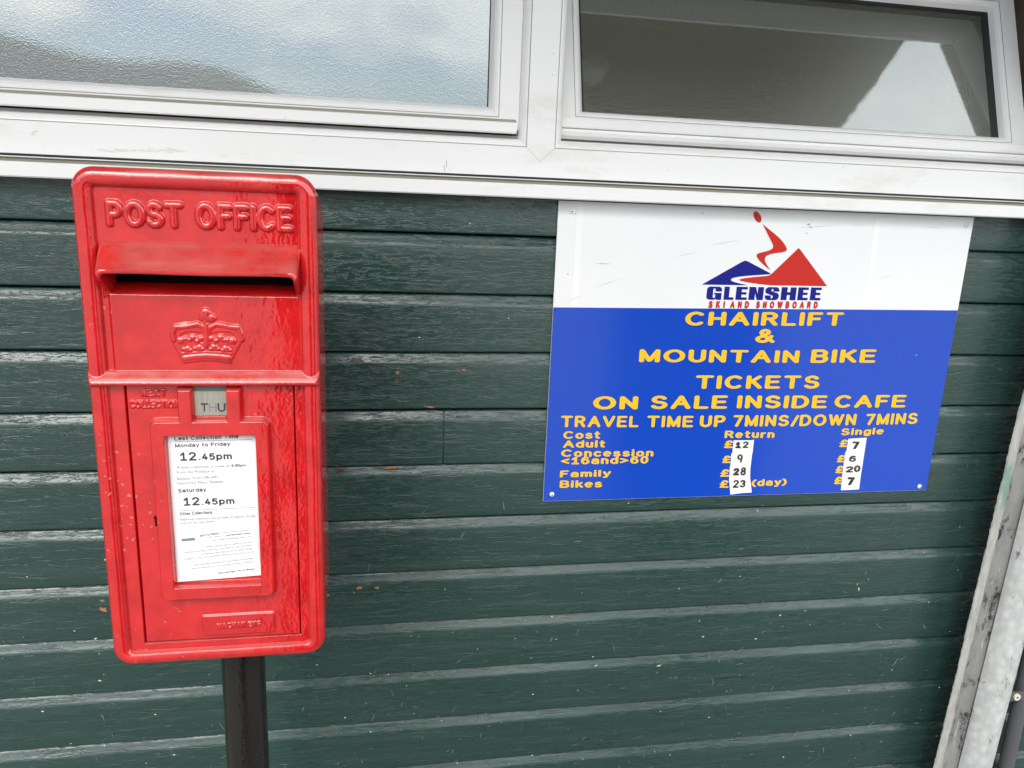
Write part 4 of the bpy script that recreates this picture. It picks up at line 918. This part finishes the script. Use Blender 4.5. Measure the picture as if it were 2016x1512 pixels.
# notice sheets with their print
def bfont(txt):
    c = bpy.data.curves.new('t', 'FONT'); c.body = txt; c.size = 1; c.resolution_u = 3
    o = bpy.data.objects.new('t', c); COL.objects.link(o); dg = bpy.context.evaluated_depsgraph_get(); dg.update()
    me = bpy.data.meshes.new_from_object(o.evaluated_get(dg)); v = np.array([p.co[:2] for p in me.vertices]); f = [tuple(p.vertices) for p in me.polygons]
    bpy.data.objects.remove(o); bpy.data.curves.remove(c); bpy.data.meshes.remove(me); return v, f
_bh = bfont('H')[0][:, 1].max()
def nline(mb, txt, pl, pr, cap, hh, mi=0, bold=0., flip=False):
    """print one line between two measured pixels on its baseline; cap height in mm"""
    v, f = bfont(txt); a, b = np.array(bx_(*pl)), np.array(bx_(*pr)); x0, x1 = v[:, 0].min(), v[:, 0].max()
    d = b-a; L_ = np.linalg.norm(d); d /= L_; nn_ = np.array([-d[1], d[0]])
    for k in range(3 if bold else 1):
        o = (k-1)*bold if bold else 0
        pts = [a+d*((p[0]-x0)/(x1-x0)*L_+o)+nn_*(p[1]/_bh*cap) for p in v]
        mb.add([W_(p[0], p[1], hh+.03*k) for p in pts], f, mi)
def sline(mb, txt, pl, pr, cap, hh, r=.075, mi=0, gap=.17, base=False):
    a, b = np.array(bx_(*pl)), np.array(bx_(*pr)); d = b-a; rib, wd = word_shapes(txt, r, gap, .45); k = 0
    u = d/np.linalg.norm(d); nn_ = np.array([-u[1], u[0]])
    for q in rib:
        vv, ff = strip(q, r); k += 1
        pts = [a+d*(p[0]/wd)+nn_*p[1]*cap for p in vv]; mb.add([W_(p[0], p[1], hh+.012*(k % 12)) for p in pts], ff, mi)
YN = -6.4
def sheet(corners, hh, warp):
    c = [np.array(bx_(*p)) for p in corners]; nu = 14; v = []
    for j in range(nu+1):
        for i in range(nu+1):
            s_, t_ = i/nu, j/nu; p = (c[0]*(1-s_)+c[1]*s_)*(1-t_)+(c[3]*(1-s_)+c[2]*s_)*t_
            v.append(W_(p[0], p[1], hh-warp*(.5-.5*math.cos(6.283*s_))*math.sin(3.1*t_+.4)))
    return v, [(j*(nu+1)+i, j*(nu+1)+i+1, (j+1)*(nu+1)+i+1, (j+1)*(nu+1)+i) for j in range(nu) for i in range(nu)]
v, f = sheet([(326, 845), (507, 838), (515, 1137), (346, 1151)], YN, .12)
notice = mk('collection_notice', v, f, M['paper'], door, smooth=True)
mb = MB(); hN = YN+.22
sline(mb, 'Last Collection Time', (341, 870.5), (468, 866), 5.0, hN, .095)
sline(mb, 'Monday to Friday', (342.5, 884.5), (451.5, 880.5), 4.6, hN, .095)
sline(mb, '12', (352.5, 911), (384.5, 910), 10.8, hN, .095); sline(mb, '.45pm', (389, 909.5), (455, 907.5), 8.4, hN, .105)
nline(mb, 'A later collection is made at', (345.5, 926.5), (450, 923), 3.5, hN, 1); nline(mb, '4.00pm', (453, 923), (482.5, 921.5), 3.6, hN, 0, .1)
nline(mb, 'from the Postbox at', (346, 936), (421, 933.5), 3.5, hN, 1); nline(mb, 'Ballater Post Office®,', (346.5, 949), (427, 945), 3.5, hN, 1); nline(mb, 'Netherley Place, Ballater.', (347, 958), (441, 954), 3.5, hN, 1)
sline(mb, 'Saturday', (348.5, 974), (404, 971), 5.0, hN, .095)
sline(mb, '12', (359.5, 1000), (391, 998.5), 10.8, hN, .095); sline(mb, '.45pm', (395, 998.5), (460, 996), 8.4, hN, .105)
sline(mb, 'Other Collections', (352, 1019), (416, 1015.5), 4.2, hN, .095)
nline(mb, 'Additional collections may be made throughout the day', (352, 1029.5), (501.5, 1021.5), 3.1, hN, 1); nline(mb, 'until the last time shown.', (353, 1036.5), (422, 1032.5), 3.1, hN, 1)
for pa, pb in (((341, 873.5), (496, 868.5)), ((351, 1010), (501, 1003))):
    a, b = bx_(*pa), bx_(*pb); mb.add([W_(a[0], a[1], hN), W_(b[0], b[1], hN), W_(b[0], b[1]+.4, hN), W_(a[0], a[1]+.4, hN)], [(0, 1, 2, 3)], 0)
mb.build('notice_print', [M['ink'], M['ink_light']], door)
v, f = sheet([(341, 1051), (503, 1036), (513, 1133), (350, 1150)], YN+.45, .1)
mk('notice_slip', v, f, M['paper'], door, smooth=True, label='loose slip printed upside down')
mb = MB(); hS = YN+.66
for t_, pl, pr, c, mi, bo in (('Customer Service Team on', (491, 1046), (432, 1052), 2.5, 1, 0), ('03456 011399', (428, 1052), (391, 1057), 2.6, 0, .06), ('www.royalmail.com', (491.5, 1052), (443, 1057), 2.5, 0, .06), ('or contact our', (440, 1057.5), (409, 1060.5), 2.5, 1, 0),
   ('For more information please visit', (492.5, 1059), (417, 1066.5), 2.5, 1, 0), ('this area is shown on the postbox notice.', (494.5, 1070), (402, 1080), 2.5, 1, 0), ('Friday and 7am on Saturday. The latest collection time for', (495, 1076), (361, 1091), 2.5, 1, 0), ('will be made no earlier than 9am Monday to', (495.5, 1082.5), (394, 1094.5), 2.5, 1, 0),
   ('From 27/03/2023, the final collection from this', (496, 1089), (388, 1101), 2.5, 1, 0), ('postbox', (379, 1102.5), (361, 1104.5), 2.5, 1, 0), ('collection arrangements and revising collection times.', (498, 1102), (377, 1116), 2.5, 1, 0), ('In order to improve efficiency we\'re reviewing our mail', (498.5, 1108.5), (375, 1123), 2.5, 1, 0), ('Change to last collection time', (500, 1123), (427, 1131.5), 2.7, 0, .05)):
    nline(mb, t_, pl, pr, c, hS, mi, bo)
q4 = [bx_(*p) for p in ((355, 1065), (381.5, 1062.5), (382, 1068), (355.5, 1070))]; mb.add([W_(p[0], p[1], hS) for p in q4], [(0, 1, 2, 3)], 1)
mb.build('slip_print', [M['ink'], M['ink_light'], M['paper']], door)

# ------------------------------------------------------------------ galvanised post and grey pipe at the right
post = empty('steel_post', (1.24, 1.2, -H0), 'tall grimy galvanised steel post leaning right beside the sign', 'post')
YP = 1.235
def post_mesh():
    b0, b1 = at(1838.5, 1512, YP), at(1985, 900, YP); e0, e1 = at(1945, 1512, YP), at(2016, 1238, YP)
    lean = (b1[0]-b0[0])/(b1[2]-b0[2]); wd = (e0[0]-b0[0])*1000
    # (mm across, mm toward the viewer, material)
    P = [(15, 0, 2), (.5, 13, 2), (1.5, 15, 2), (8, 15.8, 2), (18, 14.8, 2), (22, 12.5, 1), (27, 9.5, 1), (38, 8.2, 1), (52, 9.5, 1), (62, 13, 1)]
    c = (wd+58)/2; a = (wd-58)/2
    P += [(c-a*math.cos(R_(t)), 12+34*math.sin(R_(t)), 0) for t in range(10, 181, 10)]+[(wd, -10, 0), (27, -10, 0)]
    zs = np.linspace(-H0, ZS-.01, 420); jz = [[rnd.gauss(0, .35) for _ in range(len(zs)+2)] for _ in range(8)]; zi = {round(float(z), 6): k for k, z in enumerate(zs)}; mbp = [MB(), MB(), MB()]
    n = len(P)
    def pt(i, z):
        x, y, _ = P[i % n]; j = i % n
        if j in (1, 2, 4, 5): k = zi[round(float(z), 6)]; x += jz[j][k]+.6*jz[j+1][k//6]+.8*jz[j+2][k//22] if j < 5 else jz[j][k]; y += .4*jz[j][k]
        return (b0[0]+lean*(z-b0[2])+x/1000, YP+.0155-y/1000, z)
    for k in range(len(zs)-1):
        for i in range(n):
            mbp[P[i][2]].add([pt(i, zs[k]), pt(i+1, zs[k]), pt(i+1, zs[k+1]), pt(i, zs[k+1])], [(0, 1, 2, 3)])
    out = MB()
    for j in range(3): out.add(mbp[j].v, mbp[j].f, j)
    bm = bmesh.new(); me = bpy.data.meshes.new('x')
    o = out.build('column', [M['galv'], M['galv_dirt_shade'], M['galv_edge']], post)
    bm.from_mesh(o.data); bmesh.ops.remove_doubles(bm, verts=bm.verts, dist=1e-5); bmesh.ops.recalc_face_normals(bm, faces=bm.faces); bm.to_mesh(o.data); bm.free()
    o.data.polygons.foreach_set('use_smooth', np.ones(len(o.data.polygons), bool)); o.data.set_sharp_from_angle(angle=R_(32))
post_mesh()
pipe = empty('grey_pipe', (1.4, 1.27, -H0), 'thin dark grey plastic pipe clipped to the boards at far right', 'pipe')
def tube(mb, a, b, r, n=20, mi=0):
    a, b = Vector(a), Vector(b); d = (b-a).normalized(); u = d.orthogonal().normalized(); w = d.cross(u)
    v = [tuple(p+(u*math.cos(6.2832*i/n)+w*math.sin(6.2832*i/n))*r) for p in (a, b) for i in range(n)]
    mb.add(v, [(i, (i+1) % n, n+(i+1) % n, n+i) for i in range(n)]+[tuple(range(n)), tuple(range(n, 2*n))], mi)
p0, p1 = at(1969, 1512, 1.275), at(2016, 1290, 1.275); ln = (p1[0]-p0[0])/(p1[2]-p0[2])
mb = MB(); f_ = lambda z: (p0[0]+.0155+ln*.35*(z-p0[2]), 1.276, z); tube(mb, f_(-H0), f_(-.1), .0155); mb.build('tube', M['pipe'], pipe, smooth=40)
wq = at(2003, 1373, 1.255); mb = MB(); cyl(mb, (wq[0], wq[2]), .0078, 1.2545, 1.2605, 24, 0); cyl(mb, (wq[0], wq[2]), .0030, 1.2535, 1.2548, 14, 1)
mb.build('washer_screw', [M['chip_pale'], M['chip_orange']], pipe, smooth=30)
mb = MB(); mb.box(wq[0]-.022, wq[0]+.022, 1.2580, 1.2612, wq[2]-.011, wq[2]+.011); mb.build('pipe_clip', M['pipe'], pipe)
